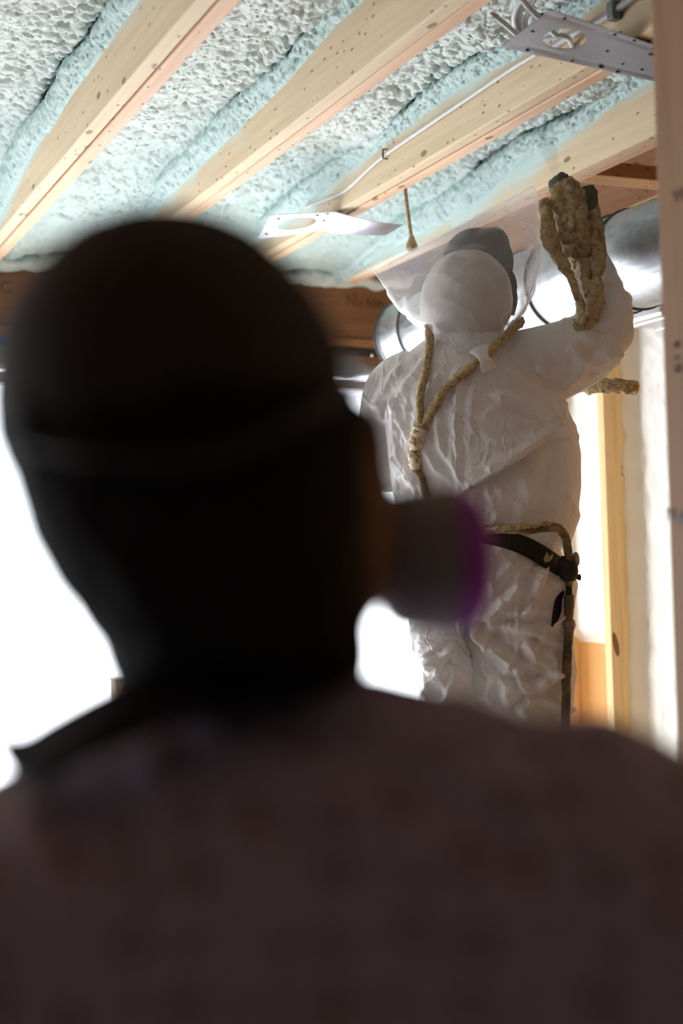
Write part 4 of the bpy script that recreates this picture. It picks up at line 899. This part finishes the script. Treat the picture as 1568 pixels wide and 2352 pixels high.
# low plank platform he stands on
pf = empty('work_platform', (W(1110, 2190)[0], W(1110, 2190)[1], 0), 'low wooden plank platform under the boots of the sprayer', 'platform')
cxp, cyp = W(1110, 2190)[:2]; m_pl = wood('plank_wood', (0.55, 0.38, 0.2), (0.36, 0.22, 0.1), 1, True, None, shift=14)
for k in range(3): box('plank', (cxp - 0.44 + 0.22 * k, cyp - 0.7, PLAT - 0.038), (cxp - 0.23 + 0.22 * k, cyp + 0.7, PLAT), m_pl, pf)
for sx_ in (-0.41, 0.10):
    for sy_ in (-0.62, 0.54): box('leg', (cxp + sx_, cyp + sy_, 0.0), (cxp + sx_ + 0.09, cyp + sy_ + 0.09, PLAT - 0.038), m_pl, pf)

# ================================================================== NEAR PERSON, seen from behind
ND = 0.80; NPX = ND / FPX
def N(px, py, dd=0.0): return P(px, py, ND + dd)
def nsec(y, xl, xr, dep, dd=0.0): return (N((xl + xr) / 2, y, dd), RT * (xr - xl) / 2 * NPX, FW * dep)
near = empty('person', (N(560, 1800)[0], N(560, 1800)[1], 0.0), 'person seen from behind in black cap, mauve coverall and purple-filter respirator', 'person')
# body: head with face, neck, torso, arms, legs in one skin
head = loft([nsec(540, 300, 480, 0.03), nsec(600, 170, 620, 0.075), nsec(720, 70, 735, 0.095), nsec(880, 40, 790, 0.105), nsec(1000, 60, 828, 0.105), nsec(1120, 85, 888, 0.102, 0.01), nsec(1240, 120, 898, 0.10, 0.015), nsec(1340, 175, 880, 0.092, 0.02), nsec(1430, 230, 854, 0.08, 0.02), nsec(1520, 275, 846, 0.062, 0.02), nsec(1640, 280, 850, 0.052, 0.03), nsec(1800, 270, 860, 0.05, 0.03), nsec(2000, 270, 880, 0.05, 0.02)], 28)
ear = [ell(N(846, 1040, 0.0), (RT * 0.012, UPW * 0.030, FW * 0.018)), ell(N(70, 1080, 0.0), (RT * 0.006, UPW * 0.028, FW * 0.016))]
face = [ell(N(640, 1110, 0.115), (RT * 0.012, UPW * 0.022, FW * 0.02)), ell(N(640, 1260, 0.105), (RT * 0.022, UPW * 0.008, FW * 0.012)), ell(N(620, 1380, 0.09), (RT * 0.03, UPW * 0.022, FW * 0.02)),
        ell(N(520, 1040, 0.1), (RT * 0.014, UPW * 0.009, FW * 0.012)), ell(N(740, 1040, 0.1), (RT * 0.014, UPW * 0.009, FW * 0.012)), ell(N(850, 1200, 0.02), (RT * 0.016, UPW * 0.05, FW * 0.04))]
cx0, cy0 = near.location[0], near.location[1]
def G(r, f, z): return np.array([cx0, cy0, z]) + RT * np.array([1, 1, 0]) * r + np.array([FW[0], FW[1], 0]) * f
bt = loft([(G(0.0, 0, 1.27), RT * 0.10, FW * 0.07), (G(0, 0, 1.20), RT * 0.15, FW * 0.09), (G(0, 0, 1.05), RT * 0.145, FW * 0.10), (G(0, 0, 0.9), RT * 0.165, FW * 0.11), (G(0, 0, 0.8), RT * 0.165, FW * 0.11)], 22)
def nhand(sgn):
    b = G(0.25 * sgn, 0.06, 0.78); out = [limb([b + UPW * 0.03, b - UPW * 0.07], [0.026, 0.034])]
    for k in range(4):
        o = FW * (0.024 - 0.016 * k); ln = (0.9, 1.0, 0.95, 0.78)[k]
        out.append(limb([b - UPW * 0.06 + o, b - UPW * (0.06 + 0.045 * ln) + o - RT * 0.004 * sgn, b - UPW * (0.06 + 0.075 * ln) + o - RT * 0.016 * sgn], [0.0095, 0.009, 0.008], 10, 4))
    out.append(limb([b - UPW * 0.02 + FW * 0.028, b - UPW * 0.055 + FW * 0.048, b - UPW * 0.085 + FW * 0.05], [0.011, 0.0105, 0.009], 10, 4)); return out
narm = lambda s: [limb([G(0.15 * s, 0, 1.20), G(0.225 * s, 0, 1.13), G(0.255 * s, 0.01, 1.02)], [0.055, 0.05, 0.042]), limb([G(0.255 * s, 0.01, 1.02), G(0.25 * s, 0.06, 0.80)], [0.041, 0.027])]
nleg = lambda s: [limb([G(0.085 * s, 0, 0.84), G(0.09 * s, 0, 0.48), G(0.09 * s, 0.0, 0.28), G(0.09 * s, -0.01, 0.09)], [0.085, 0.058, 0.055, 0.036])]
nb = remesh([head, bt] + ear + face + nhand(1) + nhand(-1) + narm(1) + narm(-1) + nleg(1) + nleg(-1), 0.0065, 4)
t = NT('near_skin'); link('body', nb, t.fin(t.mix(t.noise(t.coord(), 18, 3), (0.085, 0.03, 0.02), (0.12, 0.045, 0.03)), 0.5), near, True)
for s in (-1, 1):
    b = G(0.09 * s, -0.01, 0.0); fwd = np.array([FW[0], FW[1], 0]); sd_ = np.array([RT[0], RT[1], 0])
    link('boot', remesh([loft([(b + UPW * z, sd_ * 0.05, fwd * 0.058) for z in (0.03, 0.1, 0.19)], 16), loft([(b + fwd * (a - 0.07) + UPW * 0.036, sd_ * r, UPW * 0.036) for a, r in ((0.0, 0.03), (0.03, 0.042), (0.13, 0.048), (0.21, 0.05), (0.27, 0.03))], 16)], 0.008, 3), m_boot, near, True)
# coverall: shoulder yoke shaped by its top line, torso, sleeves, trousers
top = [(-470, 2330, 0.06), (-400, 2130, 0.085), (-250, 1910, 0.1), (-100, 1825, 0.105), (0, 1782, 0.105), (70, 1760, 0.105), (180, 1720, 0.1), (300, 1670, 0.1), (430, 1630, 0.1), (560, 1600, 0.1), (720, 1570, 0.1), (850, 1545, 0.1), (1000, 1586, 0.1), (1120, 1622, 0.102), (1220, 1656, 0.104), (1300, 1650, 0.106), (1365, 1640, 0.108), (1410, 1655, 0.108), (1480, 1684, 0.108), (1570, 1722, 0.106), (1680, 1800, 0.1), (1790, 1940, 0.085), (1850, 2120, 0.06)]
yoke = loft([(N(x, y + 0.105 / NPX, 0.0), DN * 0.105, FW * d) for x, y, d in top], 26)
tor = loft([(G(0.02, 0, 1.20), RT * 0.19, FW * 0.10), (G(0.02, 0, 1.12), RT * 0.215, FW * 0.135), (G(0.01, 0, 1.0), RT * 0.205, FW * 0.145), (G(0, 0, 0.85), RT * 0.21, FW * 0.15), (G(0, 0, 0.72), RT * 0.2, FW * 0.13)], 24)
slv = lambda s: [limb([G(0.02 + 0.18 * s, 0, 1.20), G(0.25 * s, 0, 1.12), G(0.265 * s, 0.01, 1.0), G(0.255 * s, 0.055, 0.8)], [0.085, 0.072, 0.062, 0.045])]
trs = lambda s: [limb([G(0.09 * s, 0, 0.85), G(0.1 * s, 0, 0.5), G(0.1 * s, 0, 0.14)], [0.115, 0.09, 0.075])]
cov = remesh([yoke, tor] + slv(1) + slv(-1) + trs(1) + trs(-1), 0.0075, 5)
v, n = getv(cov); qx, qy, _ = proj(v); back = sstep(0.0, 0.5, -(n @ FW)); dsp = 0.004 * fbm(v * 9, 3)
for a in ([(430, 1700), (700, 1820), (1000, 1980), (1250, 2150)], [(300, 1760), (520, 1900), (640, 2050)], [(900, 1680), (1100, 1800), (1300, 1880)], [(30, 1850), (130, 1980), (180, 2200)]): ridge(a, 0.006, 26)
setv(cov, v + n * dsp[:, None])
t = NT('near_coverall'); vo = t.n('TexVoronoi', {'Vector': t.coord((34, 34, 34)), 'Scale': 1.0, 'Randomness': 0.45}); d = t.mrange(vo.outputs['Distance'], 0.55, 0.2, 0.0, 0.65)
m_cov = t.fin(t.mix(d, (0.43, 0.375, 0.52), (0.28, 0.195, 0.23)), 0.7); link('coverall', cov, m_cov, near, True)
# hair over the back of the head and neck, cap above it
m_blk2 = plain('black_knit', (0.011, 0.010, 0.011), 0.85, nscale=300, var=0.3)
t = NT('black_cap'); c = t.n('TexCoord'); m_cap2 = t.fin(t.mix(t.noise(t.coord(), 14, 3), (0.026, 0.022, 0.021), (0.042, 0.035, 0.033)), 0.8)
hair = loft([nsec(900, 0, 815, 0.10, -0.014), nsec(1000, 8, 836, 0.102, -0.016), nsec(1100, 44, 840, 0.102, -0.018), nsec(1220, 84, 836, 0.10, -0.018), nsec(1340, 148, 840, 0.094, -0.016), nsec(1440, 206, 846, 0.086, -0.012), nsec(1530, 250, 850, 0.068, 0.008), nsec(1610, 252, 850, 0.058, 0.022)], 28)
me = remesh([hair], 0.006, 3); v, n = getv(me); v = v + n * (0.003 * fbm(v * np.array([60, 60, 14]), 2))[:, None]; setv(me, v); link('hair', me, m_blk2, near, True)
cap = loft([nsec(487, 360, 410, 0.012), nsec(505, 262, 520, 0.04), nsec(545, 180, 598, 0.07), nsec(610, 112, 672, 0.094), nsec(690, 48, 735, 0.108), nsec(780, 4, 786, 0.114), nsec(860, -8, 800, 0.116), nsec(940, -12, 806, 0.116), nsec(985, -6, 800, 0.114)], 30)
capo = link('cap', remesh([cap], 0.0055, 3), m_cap2, near, True)
bill = []; V, F = [], []
for i in range(15):
    a = -1.0 + 2.0 * i / 14
    for k, e in enumerate((0.0, 0.3, 0.6, 0.85, 1.0)):
        ex = 0.07 * e * math.cos(a * 1.1); dirv = RT * 0.42 + FW * 0.9; sdv = RT * 0.9 - FW * 0.42
        V.append(N(560, 770, 0.075) + dirv * (ex + 0.02 * math.cos(a * 1.3)) + sdv * 0.078 * math.sin(a * 1.2) - UPW * (0.012 * e + 0.02 * abs(a) ** 2))
for i in range(14):
    for k in range(4):
        a = i * 5 + k; F.append((a, a + 1, a + 6, a + 5))
nV = len(V); V += [p - UPW * 0.004 for p in V]; F += [tuple(i + nV for i in reversed(f)) for f in F]
mk('bill', V, F, m_cap2, capo, True)
V, F = ell(N(385, 488, 0.0), (RT * 0.007, FW * 0.007, UPW * 0.003), 12, 6); mk('button', V, F, m_cap2, capo, True)
# mask strap round the back of the cap
sp_ = [N(20, 1010, -0.03), N(150, 1040, -0.105), N(330, 1060, -0.128), N(520, 1040, -0.128), N(700, 960, -0.105), N(812, 890, -0.04), N(850, 880, 0.03)]
# respirator: facepiece in front, purple cartridge on the right
m_rub = plain('grey_rubber', (0.05, 0.05, 0.055), 0.6); m_cart = plain('grey_cartridge', (0.40, 0.39, 0.40), 0.6); m_pur = plain('purple_filter', (0.46, 0.08, 0.66), 0.55, var=0.1)
resp = empty('respirator', N(760, 1300, 0.1)); resp.parent = near; resp.matrix_parent_inverse = Matrix.Translation(-near.location)
fp = remesh([ell(N(690, 1270, 0.10), (RT * 0.05, UPW * 0.05, FW * 0.04)), ell(N(690, 1330, 0.09), (RT * 0.04, UPW * 0.03, FW * 0.035)), limb([N(760, 1290, 0.11), N(880, 1290, 0.10)], [0.03, 0.028])], 0.005, 3)
def rl_(name, me_or_vf, mat):
    if isinstance(me_or_vf, tuple): o = mk(name, *me_or_vf, mat, None, True)
    else: o = link(name, me_or_vf, mat, None, True)
    o.parent = resp; o.matrix_parent_inverse = Matrix.Translation(-Vector(resp.location)); return o
rl_('facepiece', fp, m_rub)
cc = N(876, 1288, 0.085); ax = RT * 0.97 + FW * 0.12 - DN * 0.02; ax /= np.linalg.norm(ax); cu = np.cross(ax, FW); cu /= np.linalg.norm(cu); cw = np.cross(ax, cu)
def cyl(prof, sx=1.0): return loft([(cc + ax * a, cu * r, cw * r * sx) for a, r in prof], 30)
rl_('cartridge', cyl([(-0.004, 0.024), (0.002, 0.036), (0.01, 0.0415), (0.038, 0.0445), (0.041, 0.044)]), m_cart)
rl_('filter_rim', cyl([(0.0395, 0.044), (0.044, 0.0442), (0.052, 0.0415), (0.060, 0.035), (0.064, 0.022)]), m_pur)
cc2 = N(500, 1280, 0.12)
c_old = cc; cc = cc2; ax = -RT * 0.6 + FW * 0.75; ax /= np.linalg.norm(ax); cu = np.cross(ax, UPW); cu /= np.linalg.norm(cu); cw = np.cross(ax, cu)
rl_('cartridge', cyl([(-0.004, 0.024), (0.002, 0.036), (0.01, 0.0415), (0.038, 0.0445), (0.041, 0.044)]), m_cart)
rl_('filter_rim', cyl([(0.0395, 0.044), (0.044, 0.0442), (0.052, 0.0415), (0.060, 0.035), (0.064, 0.022)]), m_pur)
sps = spline(sp_, 8); rl_('head_strap', etube(sps, [0.010] * len(sps), [0.0025] * len(sps), UPW, 10)[0:2], m_rub)
# black jacket collar lying open over the left shoulder
m_col = plain('navy_black_collar', (0.012, 0.013, 0.020), 0.8)
inner = [(770, 1540, -0.05), (600, 1545, -0.06), (430, 1550, -0.062), (300, 1556, -0.058), (200, 1600, -0.05), (110, 1650, -0.04), (40, 1690, -0.03), (-22, 1684, -0.02)]
outer = [(780, 1585, -0.07), (600, 1618, -0.085), (430, 1655, -0.09), (300, 1705, -0.09), (210, 1745, -0.09), (130, 1790, -0.085), (80, 1820, -0.08), (38, 1800, -0.05)]
inn = spline([N(*k) for k in inner], 6); out_ = spline([N(*k) for k in outer], 6); V, F = [], []
for a, b in zip(inn, out_):
    for s in np.linspace(0, 1, 6): V.append(a * (1 - s) + b * s - FW * 0.006 * math.sin(math.pi * s))
nr = len(inn)
for i in range(nr - 1):
    for j in range(5):
        a = i * 6 + j; F.append((a, a + 1, a + 7, a + 6))
nV = len(V); V += [p + FW * 0.007 for p in V]; F += [tuple(i + nV for i in reversed(f)) for f in F]
for i in range(nr - 1):
    for j in (0, 5):
        a = i * 6 + j; F.append((a, a + 6, nV + a + 6, nV + a))
F.append(tuple((nr - 1) * 6 + j for j in range(6)) + tuple(nV + (nr - 1) * 6 + j for j in reversed(range(6))))
mk('collar', V, F, m_col, near, False)
